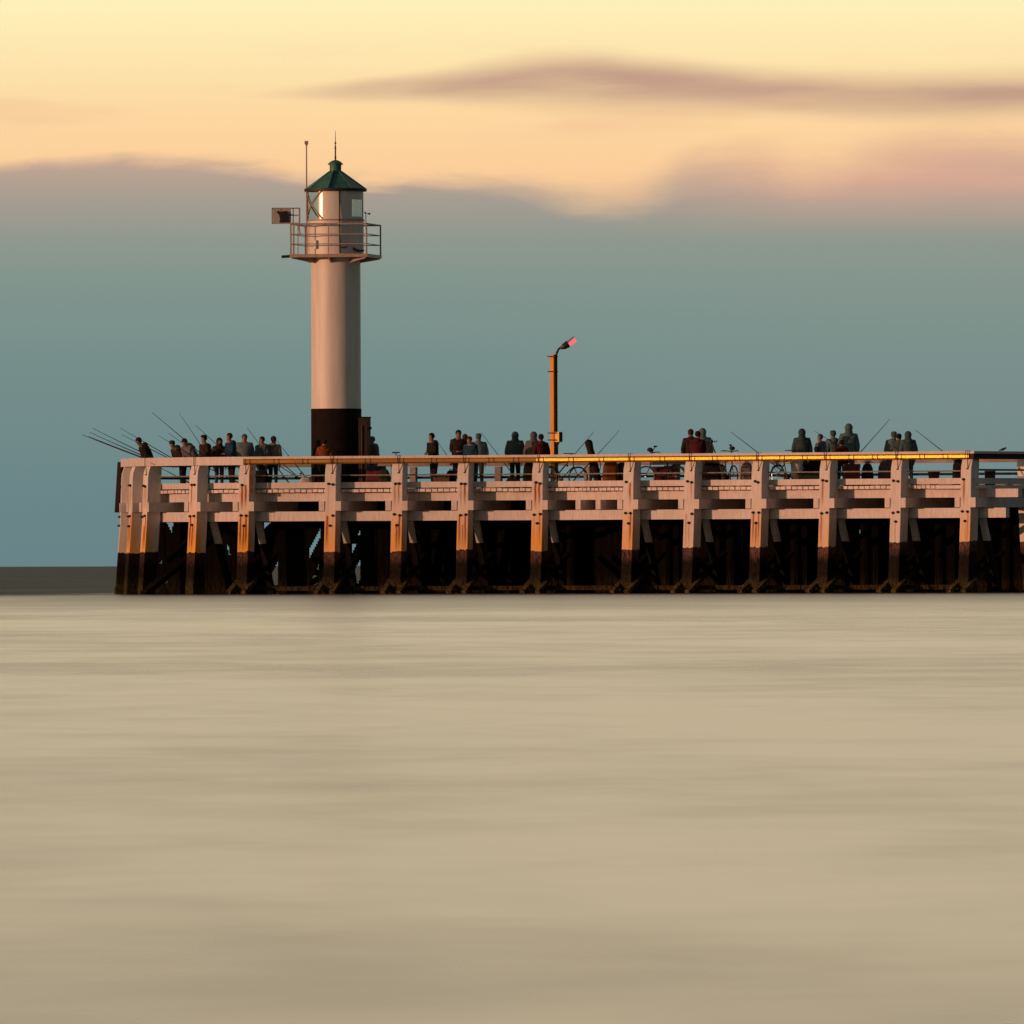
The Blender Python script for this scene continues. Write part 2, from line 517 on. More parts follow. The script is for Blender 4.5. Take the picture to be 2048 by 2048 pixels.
nB = len(PILES) - 1
LK, LS, LD, LL, LC = L(-0.47), L(-0.72), L(-0.40), L(-0.49), L(-0.02)
XT = tan_(33)
EXT_S, EXT_L = 1.42, 1.12     # stringer and waling run on past the corner pile
for i in range(nB):
    n = NP[i]
    last = i == nB - 1
    m = MB(OFF); m.beam(LK[i], LK[i + 1], n, ZK0, ZK1, 0.22); part('kerb_beam', m, WHITE)
    if i >= 2:
        m = MB(OFF); m.beam(LS[i], LS[i + 1], n, ZS0, ZS1 - 0.003, 0.25, 0, EXT_S if last else 0); part('stringer', m, WHITE)
        m = MB(OFF); m.beam(LL[i], LL[i + 1], n, ZL0, ZL1, 0.22, 0, EXT_L if last else 0); part('waling', m, WHITE)
    else:
        m = MB(OFF); m.beam(L(-0.5)[i], L(-0.5)[i + 1], n, ZS0, ZS1 - 0.003, 0.25); part('stringer', m, WHITE)
    # rails
    mb = MB(OFF)
    if i < 4:
        a, b = off(i, 0.02), off(i + 1, 0.02)
        mb.beam(a, b, n, ZR_BOT - 0.02, ZR_TOP, 0.26); part('handrail', mb, WHITE)
    else:
        a, b = off(i, 0.07), off(i + 1, 0.07)
        mb.beam(a, b, n, ZR_MID + 0.002, ZR_TOP, 0.36, 0, 0.16 if last else 0); part('handrail', mb, WHITE)
        mb = MB(OFF)
        a2, b2 = off(i, 0.02), off(i + 1, 0.02)
        d = (b2 - a2); Lg = d.length; d.normalize()
        k = -NP[i] if d.cross(Vector((0, 0, 1))).dot(NP[i]) < 0 else -NP[i]
        nn = Vector((d.y, -d.x, 0));  nn = nn if nn.dot(n) > 0 else -nn
        # bull-nosed section
        zc, hh = (ZR_BOT + ZR_MID) / 2, (ZR_MID - ZR_BOT) / 2
        sec = [(0.0, -hh), (0.035, -hh * 0.85), (0.052, -hh * 0.45), (0.055, hh * 0.5), (0.04, hh), (-0.22, hh), (-0.22, -hh)]
        eb = 0.14 if last else 0.0
        va = [a2 + nn * s + Vector((0, 0, zc + z)) for s, z in sec]
        vb = [b2 + d * eb + nn * s + Vector((0, 0, zc + z)) for s, z in sec]
        ns = len(sec)
        mb.add(va + vb, [(j, (j + 1) % ns, ns + (j + 1) % ns, ns + j) for j in range(ns)] + [tuple(range(ns)), tuple(range(2 * ns - 1, ns - 1, -1))])
        mb.cur = 1     # clamp straps in pairs
        npair = max(2, round(Lg / 0.95))
        for j in range(npair):
            for dd in (-0.085, 0.085):
                s = Lg * (j + 0.06) / npair + dd + 0.1
                c = a2 + d * s + nn * 0.045 + Vector((0, 0, zc))
                mb.box(c, (0.022, 0.035, 2 * hh + 0.012), Matrix(((d.x, nn.x, 0), (d.y, nn.y, 0), (0, 0, 1))))
        part('rubbing_rail', mb, [VARN, IRON], smooth=False)
    mb = MB(OFF)
    a, b = off(i, -0.40), off(i + 1, -0.40)
    zz = zr(948)
    mb.tube(a + Vector((0, 0, zz)), b + Vector((0, 0, zz)), 0.021, 0.021, 8); part('mid_rail', mb, GREYSTEEL)

# strap over the handrail and down the face of each pile
for i in range(2, len(PILES)):
    mb = MB(OFF); t = tan_(PILES[i][1]); n = NP[i]
    M = Matrix(((t.x, n.x, 0), (t.y, n.y, 0), (0, 0, 1)))
    z1 = zr(944)
    q0 = FP[i] + t * 0.07
    outer = 0.135 if i > 4 else 0.05
    mb.bar(q0 + n * (face_u(z1) + 0.012) + Vector((0, 0, z1)), q0 + n * 0.012 + Vector((0, 0, ZR_BOT - 0.01)), 0.018, 0.018)
    mb.box(q0 + n * outer + Vector((0, 0, (ZR_TOP + ZR_BOT) / 2)), (0.018, 0.012, ZR_TOP - ZR_BOT + 0.02), M)
    mb.box(q0 + n * (outer - 0.15) + Vector((0, 0, ZR_TOP + 0.008)), (0.018, 0.30, 0.012), M)
    mb.ball(q0 + n * (face_u(z1) + 0.02) + Vector((-0.02, 0, z1)), 0.03, 0.02, 0.02, 8, 5)
    part('rail_strap', mb, IRON)

# paired cap beams clamp every pile, ends showing either side of it
for i in range(len(PILES)):
    t, n = tan_(PILES[i][1]), NP[i]
    ln = 10.5 if i > 4 else 4.0
    for s in (-1, 1):
        mb = MB(OFF)
        c = FP[i] + t * s * (PW / 2 + 0.095)
        a = c + n * 0.055; b = c - n * ln
        mb.beam(a + t * 0.09, b + t * 0.09, t, ZC0, ZC1, 0.18)
        part('cap_beam', mb, WHITE)
# spare cap pair in the middle of the widest bay
for s in (0.40, 0.62):
    mid = FP[8] * (1 - s) + FP[9] * s
    n = (NP[8] + NP[9]).normalized(); t = tan_(26.5)
    mb = MB(OFF); mb.beam(mid - n * 0.3 + t * .08, mid - n * 9 + t * .08, t, ZC0, ZC1, 0.17); part('cap_beam', mb, WHITE)

# far edge of the pier head
Q = [FP[0].copy(), FP[0] + Vector((0.3, 5.0, 0))]
Q.append(Q[-1] + Vector((3.6, 3.8, 0)))
def along(p0, th, pxs):
    out = []
    for px in pxs:
        out.append(ray_step(p0 if not out else out[-1], th, px))
    return out
Q += along(Q[-1], 20, (660, 830, 1000, 1180))
Q += along(Q[-1], 30, (1340, 1490, 1640, 1790, 1940, 2100))
far_depth_pts = Q

# deck planks, laid front to back
def far_at(s, i):
    return None
for i in range(nB):
    mb = MB(OFF)
    a, b = LD[i], LD[i + 1]
    W = 11.5 if i >= 4 else (2.2 + 1.4 * i)
    fa, fb = off(i, -W), off(i + 1, -W)
    if i < 4:   # fan of the rounded end
        hub = Vector((FP[4].x + 1.2, FP[4].y + 4.0, 0))
        fa, fb = hub + (a - hub) * 0.12, hub + (b - hub) * 0.12
    Lg = (b - a).length + ((EXT_S * 0.3) if i == nB - 1 else 0)
    k = max(2, round(Lg / (0.20 if i != 8 else 0.145)))
    last_ext = i == nB - 1
    for j in range(k):
        g = 0.09
        s0, s1 = (j + g) / k, (j + 1 - g) / k
        jit = rnd.uniform(-0.006, 0.006); o_ = rnd.uniform(-0.012, 0.012)
        n = NP[i] * o_
        p0, p1 = a.lerp(b, s0) + n, a.lerp(b, s1) + n
        q0, q1 = fa.lerp(fb, s0), fa.lerp(fb, s1)
        pts = [p0, p1, q1, q0]
        mb.hexa([v + Vector((0, 0, ZD0 + jit)) for v in pts] + [v + Vector((0, 0, ZD1 + jit)) for v in pts])
    part('deck', mb, DECKM)
# deck, beams and rail of the flank that turns away at the right-hand corner
CN = FP[-1]
ft = Vector((math.cos(R(48)), math.sin(R(48)), 0)); fn = Vector((math.sin(R(48)), -math.cos(R(48)), 0))
C0 = CN + XT * 0.25
for nm, zz0, zz1, u, t, mt, st, en in (('kerb_beam', ZK0, ZK1, -0.05, 0.22, WHITE, 0.1, 9), ('stringer', ZS0 + .01, ZS1 - .006, -0.75, 0.2, WHITE, 1.9, 9),
                               ('handrail', ZR_MID + .002, ZR_TOP - .002, 0.10, 0.34, WHITE, -0.06, 9), ('rubbing_rail', ZR_BOT, ZR_MID - .002, 0.06, 0.22, DKRAIL, -0.04, 9),
                               ('cap_beam', ZC0 + .004, ZC1 - .004, -0.02, 0.2, WHITE, 0.42, 9)):
    mb = MB(OFF); a = C0 + ft * st + fn * u; b = C0 + ft * en + fn * u
    mb.beam(a, b, fn, zz0, zz1, t); part(nm, mb, mt)
mb = MB(OFF); a = C0 + fn * -0.2; mb.tube(a + Vector((0, 0, zr(946))), a + ft * 9 + Vector((0, 0, zr(946))), 0.03, 0.03, 8); part('mid_rail', mb, DKSTEEL)
mb = MB(OFF)
for j in range(40):
    s0 = 0.15 + j * 0.2
    p0 = C0 + ft * s0 + fn * -0.03; p1 = C0 + ft * (s0 + 0.187) + fn * -0.03
    pts = [p0, p1, p1 - fn * 3.0, p0 - fn * 3.0]; jt = rnd.uniform(-.005, .005) - 0.012
    mb.hexa([v + Vector((0, 0, ZD0 + jt)) for v in pts] + [v + Vector((0, 0, ZD1 + jt)) for v in pts])
part('deck', mb, DECKM)
for s in (2.85, 5.4):
    o = bpy.data.objects.new('fender_pile', PILE_ME); link(o, pier)
    c = C0 + ft * s + fn * 0.02 - base
    o.matrix_local = Matrix(((ft.x, fn.x, 0, c.x), (ft.y, fn.y, 0, c.y), (0, 0, 1, 0), (0, 0, 0, 1)))
    o['rust'] = 0.3; o['tar'] = float(zr(1087)); o['faded'] = 0.8

# far railing
for i in range(1, len(Q) - 1):
    a, b = Q[i], Q[i + 1]
    d = (b - a).normalized(); n = Vector((d.y, -d.x, 0))
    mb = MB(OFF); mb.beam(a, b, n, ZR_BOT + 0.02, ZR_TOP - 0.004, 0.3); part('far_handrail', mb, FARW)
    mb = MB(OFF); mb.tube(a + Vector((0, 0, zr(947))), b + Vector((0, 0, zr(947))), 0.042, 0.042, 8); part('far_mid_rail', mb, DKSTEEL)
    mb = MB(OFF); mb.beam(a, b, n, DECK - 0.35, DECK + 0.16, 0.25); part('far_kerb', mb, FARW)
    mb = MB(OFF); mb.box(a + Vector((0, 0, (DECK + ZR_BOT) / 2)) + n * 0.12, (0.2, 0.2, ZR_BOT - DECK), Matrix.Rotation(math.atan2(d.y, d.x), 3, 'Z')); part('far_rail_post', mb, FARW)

# supports under the deck
VZ = Vector((0, 0, 1))
for i in range(3, len(PILES)):
    t, n = tan_(PILES[i][1]), NP[i]
    # raker pile standing close behind, white above the tide line
    mb = MB(OFF)
    a = FP[i] + t * (PW / 2 - 0.03) - n * 0.62 + VZ * (ZL0 + 0.25)
    b = FP[i] + t * (PW / 2 + 0.20) - n * 1.7 + VZ * (-1.2)
    mb.bar(a, b, 0.17, 0.17, up=n); part('raker_pile', mb, RAKER)
    if i > 3:
        for s in (-1, 1):   # pair of foot struts rising backward beside the pile
            mb = MB(OFF)
            c = FP[i] + t * s * (PW / 2 + 0.075)
            mb.bar(c + n * 0.62 + VZ * 0.02, c - n * 1.75 + VZ * 1.24, 0.13, 0.16, up=t); part('foot_strut', mb, WEEDY)
    for k, u in enumerate((-2.6, -5.2, -7.8, -10.2)):
        if (i == 3 and k > 0) or i in (4, 5): continue
        mb = MB(OFF); c = FP[i] + n * u + t * rnd.uniform(-.1, .1)
        mb.tube(c - VZ * 1.5, c + VZ * ZC0, 0.19, 0.17, 10); part('inner_pile', mb, TAR)
    if i in (4, 5): continue
    mb = MB(OFF)
    mb.bar(FP[i] - n * 0.6 + VZ * 2.35 - t * .22, FP[i] - n * 7.5 + VZ * 0.05 - t * .22, 0.14, 0.2, up=t); part('cross_brace', mb, TAR)
    mb = MB(OFF)
    mb.bar(FP[i] - n * 10.2 + VZ * 2.4 + t * .28, FP[i] - n * 4.0 + VZ * 0.0 + t * .28, 0.14, 0.2, up=t); part('cross_brace', mb, TAR)
for i in range(4, nB):     # low walers just above the water, and a middle row
    mb = MB(OFF); mb.beam(off(i, -0.30), off(i + 1, -0.30), NP[i], 0.10, 0.24, 0.2); part('low_waler', mb, TARW)
    mb = MB(OFF); mb.beam(off(i, -5.35), off(i + 1, -5.35), NP[i], 0.0, 0.28, 0.2); part('low_waler', mb, TAR)
    mb = MB(OFF); mb.beam(off(i, -2.75), off(i + 1, -2.75), NP[i], 2.42, 2.62, 0.18); part('inner_waler', mb, TAR)
    for s, u in () if i in (3, 4, 5) else ((0.36, -3.9), (0.68, -6.5)):
        mb = MB(OFF); c = off(i, u).lerp(off(i + 1, u), s)
        mb.tube(c - VZ * 1.5, c + VZ * ZC0, 0.19, 0.17, 10); part('inner_pile', mb, TAR)
# dark screen added under the deck to blacken the interior, gaps cut for sky
GAPS = [[(540, 1150), (555, 1122), (556, 1170), (543, 1170)], [(616, 1120), (617, 1098), (641, 1054), (641, 1073)], [(616, 1170), (639, 1123), (637, 1160), (632, 1170)],
        [(703, 1146), (719, 1120), (719, 1160), (714, 1170), (708, 1170)], [(701, 1088), (713, 1088), (702, 1109)], [(714, 1070), (720, 1059), (721, 1070)], [(526, 1059), (526, 1045), (541, 1045)],
        [(903, 1058), (906.5, 1058), (906.5, 1068), (903, 1068)], [(1581, 1067), (1588, 1059), (1588, 1068)], [(1589, 1100), (1595, 1091), (1595, 1107)], [(1716.5, 1060), (1721, 1060), (1721, 1068), (1716.5, 1068)],
        [(1727, 1096), (1732, 1091), (1732, 1102)], [(1720, 1148), (1727, 1158), (1722, 1167)], [(452, 1090), (456, 1089), (460, 1109), (456, 1110)], [(332, 1045), (346, 1045), (343, 1067)],
        [(318, 1127), (323, 1120), (323, 1126)], [(328, 1168), (335, 1160), (334, 1165)], [(351, 1096), (365, 1085), (364, 1089)]]
def gap_rows(poly, px):
    ys = []
    for (x0, y0), (x1, y1) in zip(poly, poly[1:] + poly[:1]):
        if x0 != x1 and min(x0, x1) <= px <= max(x0, x1):
            ys.append(y0 + (y1 - y0) * (px - x0) / (x1 - x0))
    return (min(ys), max(ys)) if len(ys) > 1 else None
def screen(a, b, z1):
    mb = MB(OFF)
    Lg = (b - a).length; k = max(1, round(Lg / 0.05))
    d = (b - a).normalized(); n = Vector((d.y, -d.x, 0))
    for j in range(k):
        p0, p1 = a.lerp(b, (j + 0.002) / k), a.lerp(b, (j + 0.998) / k)
        c = (p0 + p1) / 2
        zs = [(-1.0, z1)]
        for poly in GAPS:
            rr = gap_rows(poly, 1024 + c.x / c.y * F)
            if rr and rr[1] - rr[0] > 0.5:
                px = 1024 + c.x / c.y * F
                zt, zb = P(px, rr[0], c.y).z, P(px, rr[1], c.y).z
                new = []
                for z0_, z1_ in zs:
                    if zb > z0_: new.append((z0_, min(zb, z1_)))
                    if zt < z1_: new.append((max(zt, z0_), z1_))
                zs = new
        o_ = n * (rnd.uniform(-0.02, 0.02) if j % 3 == 0 else 0.0)
        for z0_, z1_ in zs:
            if z1_ - z0_ > 0.02:
                mb.beam(p0 + o_, p1 + o_, n, z0_, z1_, 0.08)
    part('dark_infill', mb, TAR)
SC0 = P(300, 1000, FP[3].y + 3.3); SC0.z = 0
SCR = [SC0] + along(SC0, 20, [q[0] for q in PILES[3:IH + 1]])
SCR += along(SCR[-1], 30.5, [q[0] for q in PILES[IH + 1:]] + [2120])
for a, b in zip(SCR, SCR[1:]): screen(a, b, ZD0 - 0.03)
for j, (px0, r0, px1, r1) in enumerate(((455, 1052, 285, 1190), (420, 1046, 330, 1125))):
    mb = MB(OFF); mb.bar(P(px0, r0, FP[3].y + 1.2 + j * .4), P(px1, r1, FP[3].y + 0.2 + j * .4), 0.16, 0.2, up=NP[3]); part('cross_brace', mb, TAR)

# dark fender board and its footing on the rounded end
mb = MB(OFF)
ye = FP[0].y + 0.7
for px0, px1, pb0, pb1, dd in ((235, 243, 229, 238, 0.0), (243, 258, 239, 252, 0.35)):
    t0, t1, b0, b1 = P(px0, 924, ye + dd), P(px1, 924, ye + dd), P(pb0, 1025, ye + dd), P(pb1, 1025, ye + dd)
    y_ = Vector((0.1, 0.3, 0))
    mb.hexa([b0, b1, b1 + y_, b0 + y_, t0, t1, t1 + y_, t0 + y_])
part('end_fender', mb, LEFTFND)
mb = MB(OFF)
t0, t1, b0, b1 = P(238, 1168, ye - .2), P(262, 1165, ye - .2), P(229, 1196, ye - .2), P(262, 1196, ye - .2)
m0 = P(229, 1176, ye - .2); y_ = Vector((0, 0.8, 0))
mb.hexa([b0, b1, b1 + y_, b0 + y_, m0, t1, t1 + y_, m0 + y_]); mb.hexa([m0 + Vector((0, .02, .003)), t1 + Vector((0, .02, .003)), t1 + y_, m0 + y_, t0, t1 + Vector((0, .02, .04)), t1 + y_ + Vector((0, 0, .04)), t0 + y_])
part('end_footing', mb, TAR)
mb = MB(OFF)
a = P(503, 926, FP[4].y - .1)
b = P(503, 989, FP[4].y - .1)
mb.box((a + b) / 2, (0.09, 0.05, (a - b).length)); part('rust_plate', mb, RUSTY)

# ------------------------------------------------------------------ lighthouse
DT = 408.0
ST = F / DT
def tz(row): return P(672, row, DT).z
tc = P(673, 976, DT); TCX = tc.x
TC = Vector((TCX, DT, 0))
TB = Vector((TCX, DT, DECK))
lh = thing('lighthouse', TB, 'white cylindrical lighthouse with black base and green roof on the pier', 'lighthouse')
def TM(): return MB(TB)
LHW = mat('lighthouse_white', (0.77, 0.75, 0.715), 0.5, 0, 0.13, 2.2, (1.6, 1.6, 0.16))
LHB = mat('lighthouse_black', (0.014, 0.009, 0.008), 0.8, 0, 0.35, 3, (1, 1, 1), 0.12)
LHR = mat('green_copper_roof', (0.050, 0.205, 0.175), 0.6, 0, 0.35, 5)
LHRD = mat('dark_eave', (0.016, 0.022, 0.022), 0.6, 0, 0.3, 6)
RAILM = mat('gallery_rail_paint', (0.42, 0.34, 0.30), 0.5, 0, 0.2, 8)
BRASS = mat('polished_brass', (0.85, 0.58, 0.20), 0.18, 1.0, 0.1, 6)
rs = 99.5 / 2 / ST
m = TM(); m.lathe(TC, [(0, DECK), (rs + .012, DECK), (rs + .012, tz(817.5)), (rs, tz(817.5)), ], 64); part('base', m, LHB, lh, smooth=True)
m = TM(); m.lathe(TC, [(rs - .001, tz(817.5) - 0.003), (rs - .004, tz(700)), (rs - .006, tz(525)), (rs - .006, tz(512))], 64); part('shaft', m, LHW, lh, smooth=True)
# gallery
zg0, zg1 = tz(516), tz(509.5)
GA = R(9.9); gs = 157.7 / 2 / ST
gx, gy = Vector((math.cos(GA), -math.sin(GA), 0)), Vector((math.sin(GA), math.cos(GA), 0))
def GP(x, y, z): return TC + gx * (x * gs) + gy * (y * gs) + VZ * z
DECKP = mat('gallery_paint', (0.44, 0.33, 0.29), 0.5, 0, 0.25, 5)
m = TM(); m.hexa([GP(-1, -1, zg0), GP(1, -1, zg0), GP(1, 1, zg0), GP(-1, 1, zg0), GP(-1, -1, zg1), GP(1, -1, zg1), GP(1, 1, zg1), GP(-1, 1, zg1)])
part('gallery_deck', m, DECKP, lh)
for k in range(8):
    a = R(45) * k - GA
    dr = Vector((math.sin(a), -math.cos(a), 0)); sd = Vector((dr.y, -dr.x, 0)) * 0.025
    Rb = gs * (1.40 if k % 2 else 0.98)
    m = TM()
    A, B, C_ = TC + dr * (rs - .02) + VZ * (zg0 - .003), TC + dr * (Rb - .06) + VZ * (zg0 - .003), TC + dr * (rs - .02) + VZ * tz(527)
    B2 = B - VZ * 0.03
    m.add([A - sd, B - sd, B2 - sd, C_ - sd, A + sd, B + sd, B2 + sd, C_ + sd], [(0, 1, 2, 3), (7, 6, 5, 4), (0, 4, 5, 1), (1, 5, 6, 2), (2, 6, 7, 3), (3, 7, 4, 0)])
    part('bracket', m, DECKP, lh)
m = TM()
zs3 = (tz(449.5), tz(470), tz(489.5))
e_ = 0.975
cor = [(-e_, -e_), (e_, -e_), (e_, e_), (-e_, e_)]
for k in range(4):
    (x0, y0), (x1, y1) = cor[k], cor[(k + 1) % 4]
    for j, z in enumerate(zs3):
        m.tube(GP(x0, y0, z), GP(x1, y1, z), 0.026 if j == 0 else 0.016, None, 8)
    for t_ in (0, 0.5):
        x, y = x0 + (x1 - x0) * t_, y0 + (y1 - y0) * t_
        if k == 1 and t_: continue
        m.tube(GP(x, y, zg1), GP(x, y, zs3[0]), 0.026 if not t_ else 0.016, None, 8)
part('gallery_railing', m, RAILM, lh, smooth=True)
# drum below the lantern
rd = 112 / 2 / ST
zl0, zl1 = tz(439), tz(381)
m = TM(); m.lathe(TC, [(rd, zg1 + .002), (rd, zl0 - 0.05)], 64); part('drum', m, LHW, lh, smooth=True)
m = TM(); m.lathe(TC, [(rd + .002, zl0 - .05), (rd + .03, zl0 - .05), (rd + .03, zl0), (rd - .1, zl0)], 64); part('lantern_sill', m, RUSTY if False else DECKP, lh, smooth=True)
m = TM(); m.lathe(TC, [(0, zl0 + .002), (rd - .02, zl0 + .002)], 48); part('lantern_floor', m, DKSTEEL, lh)
def shell(r0, r1, z0, z1, a0, a1, n):
    m = TM(); m.lathe(TC, [(r0, z0), (r1, z0), (r1, z1), (r0, z1)], n, R(a0), R(a1), close=True); return m
part('lantern_panel', shell(rd - .03, rd - .004, zl0, zl1, -27, 8.2, 12), LHW, lh, smooth=True)
part('lantern_panel', shell(rd - .03, rd - .004, zl0, zl1, 8.8, 37, 10), LHW, lh, smooth=True)
zw0, zw1 = tz(434), tz(400)
part('lantern_panel', shell(rd - .03, rd - .004, zw1, zl1, 37, 100, 14), LHW, lh, smooth=True)
part('lantern_panel', shell(rd - .03, rd - .004, zl0, zw0, 37, 100, 14), LHW, lh, smooth=True)
part('lantern_panel', shell(rd - .03, rd - .004, zw0, zw1, 78, 100, 6), LHW, lh, smooth=True)
GL = glass_mat('lantern_glass')
m = TM(); m.lathe(TC, [(rd - .016, zw0), (rd - .016, zw1)], 10, R(37), R(78)); part('window_glass', m, glass_mat('tinted_window_glass', (0.50, 0.58, 0.58)), lh, smooth=True)
m = TM(); m.lathe(TC, [(rd - .016, zl0), (rd - .016, zl1)], 60, R(100), R(333)); part('lantern_glass', m, GL, lh, smooth=True)
# diagonal glazing bars on the open side
m = TM()
def onc(a, z, r=rd): return TC + Vector((math.sin(R(a)) * r, -math.cos(R(a)) * r, z))
def curve_bar(a0, z0, a1, z1, r=0.024, k=8):
    pts = [onc(a0 + (a1 - a0) * j / k, z0 + (z1 - z0) * j / k) for j in range(k + 1)]
    m.path(pts, r, 6)
for a0 in (-87, -147, -207):
    curve_bar(a0, zl0, a0 + 60, zl1); curve_bar(a0, zl1, a0 + 60, zl0)
    curve_bar(a0, zl0, a0, zl1, 0.02, 1)
part('glazing_bars', m, RAILM, lh, smooth=True)
rl = rd * 0.44
m = TM(); m.lathe(TC, [(0.05, zl0 + .01), (rl * .9, zl0 + .05), (rl, zl0 + .2), (rl, zl1 - .15), (rl * .85, zl1 - .03), (0.05, zl1 - .02)], 40); part('lens', m, BRASS, lh, smooth=True)
# roof
re = 123.5 / 2 / ST
zt = tz(342.5); rnk = 24.6 / 2 / ST
m = TM(); NS = 8
m.lathe(TC, [(re, tz(378)), (rnk, zt)], NS, R(-11.5), R(348.5)); 
part('roof', m, LHR, lh)
m = TM(); m.lathe(TC, [(rd - .1, tz(383)), (re + .012, tz(383)), (re + .014, tz(377.5)), (re - .02, tz(377.2))], 48); part('eave', m, LHRD, lh, smooth=True)
m = TM()
for k in range(1, NS):
    a = -11.5 + 45 * k
    m.bar(onc(a, tz(378) + .005, re), onc(a, zt + .005, rnk), 0.03, 0.025)
part('roof_seams', m, LHR, lh)
m = TM(); m.bar(onc(-11.5, tz(378) + .01, re), onc(-11.5, zt + .01, rnk), 0.05, 0.04); part('roof_strap', m, LHRD, lh)
vent = TM(); vent.lathe(TC, [(rnk - .01, zt - .03), (rnk - .01, tz(329))], 24); vo = part('vent', vent, LHR, lh, smooth=True)
vc = TM(); vc.lathe(TC, [(rnk - .05, tz(329.5)), (15.2 / ST, tz(329.5)), (15.2 / ST, tz(328)), (11 / ST, tz(323.5)), (5 / ST, tz(320.5)), (0.001, tz(319.5))], 24); vco = part('vent_cap', vc, LHR, vo, smooth=True)
m = TM(); m.tube(TC + VZ * tz(321), TC + VZ * tz(290), 0.026, 0.02, 8); m.tube(TC + VZ * tz(290), TC + VZ * tz(261), 0.014, 0.006, 8)
for rr in (315, 296, 286): m.ball(TC + VZ * tz(rr), 0.035, 0.035, 0.03, 8, 6)
part('finial', m, IRON, lh, smooth=True)
# mast with small antenna on the left
xm = P(614.7, 380, DT).x
mp = Vector((xm - .02, DT - 0.3, 0))
m = TM(); m.tube(mp + VZ * zg1, mp + VZ * tz(290), 0.026, 0.02, 8); mo = part('antenna_mast', m, RAILM, lh, smooth=True)
m = TM(); m.tube(mp + VZ * tz(292), mp + VZ * tz(288), 0.02, 0.055, 10); m.box(mp + VZ * tz(285), (0.12, 0.10, 0.09)); part('antenna', m, RAILM, mo)
# equipment basket at upper left
def TPt(px, row, dd=0.0): return P(px, row, DT + dd)
m = TM()
xa, xb = TPt(544, 416), TPt(600, 447)
def fr(px0, r0, px1, r1, w=0.03, dd=0.0): m.bar(TPt(px0, r0, dd), TPt(px1, r1, dd), w, w, up=(0, 1, 0))
for dd in (0.0, 0.5):
    fr(544, 416.5, 600, 416.5, .04, dd); fr(544, 446.5, 600, 446.5, .04, dd); fr(544.5, 416, 544.5, 447, .04, dd); fr(599, 416, 599, 447, .05, dd)
    fr(586.5, 416, 586.5, 447, .04, dd)
fr(586, 430.5, 599, 430.5, .04)
m.tube(TPt(587, 447), TPt(587, 509, 0), 0.03, None, 8); m.tube(TPt(597, 447, .5), TPt(600, 470, .5), 0.025, None, 8)
bo = part('basket_frame', m, RAILM, lh)
m = TM(); c = (TPt(545, 417, .25) + TPt(581, 446, .25)) / 2
m.box((TPt(545, 431, .4) + TPt(583, 431, .4)) / 2, (36 / ST, 0.02, 28 / ST)); part('basket_panel', m, mat('pale_mesh_sheet', (0.46, 0.46, 0.47), 0.6, 0, 0.2, 20), bo)
m = TM()
pts = [(553, 424), (557, 421), (560, 423), (575, 421.5), (577, 432), (579.5, 445), (558.5, 445), (560, 440), (558.5, 430)]
fr_ = [TPt(x, y, 0.02) for x, y in pts]; bk = [p + Vector((0, 0.25, 0)) for p in fr_]
nn = len(pts); m.add(fr_ + bk, [tuple(range(nn)), tuple(range(2 * nn - 1, nn - 1, -1))] + [(k, nn + k, nn + (k + 1) % nn, (k + 1) % nn) for k in range(nn)])
m.tube(TPt(562, 422, .1), TPt(562, 417, .1), 0.02, None, 6); m.tube(TPt(577, 430, .1), TPt(587, 430, .1), 0.025, None, 6)
part('fog_horn', m, DKSTEEL, bo)
# anemometer on the right
m = TM(); xq = TPt(732, 449, -.5)
m.tube(xq, TPt(731.5, 425, -.5), 0.014, None, 6); m.tube(TPt(729.5, 426, -.5), TPt(739, 428, -.5), 0.012, None, 6)
m.ball(TPt(738.5, 427.5, -.5), .04, .04, .035, 8, 6); m.ball(TPt(730, 425, -.5), .025, .025, .03, 8, 6)
m.tube(TPt(732, 449, -.5), TPt(733, 462, -.5), 0.03, None, 6)
part('anemometer', m, DKSTEEL, lh)
m = TM(); m.tube(TPt(563, 513.5), TPt(585, 512), 0.045, None, 8); part('drain_pipe', m, DKSTEEL, lh)
m = TM(); m.box(onc(-43, tz(490), rd + .04), (0.12, 0.10, 17 / ST), Matrix.Rotation(R(-43), 3, 'Z')); part('junction_box', m, LHW, lh)
m = TM(); m.path([onc(8.5, tz(382), rd + .012), onc(8.5, tz(440), rd + .04), onc(9, tz(505), rd + .02), onc(10.5, tz(508), rd + .05)], 0.02, 6); part('cable_conduit', m, IRON, lh)
m = TM(); m.path([onc(38, tz(497), rd + .03), onc(42, tz(500.5), rd + .06), onc(52, tz(502.5), rd + .06), onc(70, tz(501.5), rd + .05)], 0.035, 8); part('hose', m, DKSTEEL, lh)
m = TM(); m.path([onc(12, tz(496), rd + .02), onc(22, tz(497), rd + .02), onc(23.5, tz(493), rd + .02)], 0.016, 6); part('hose', m, DKSTEEL, lh)

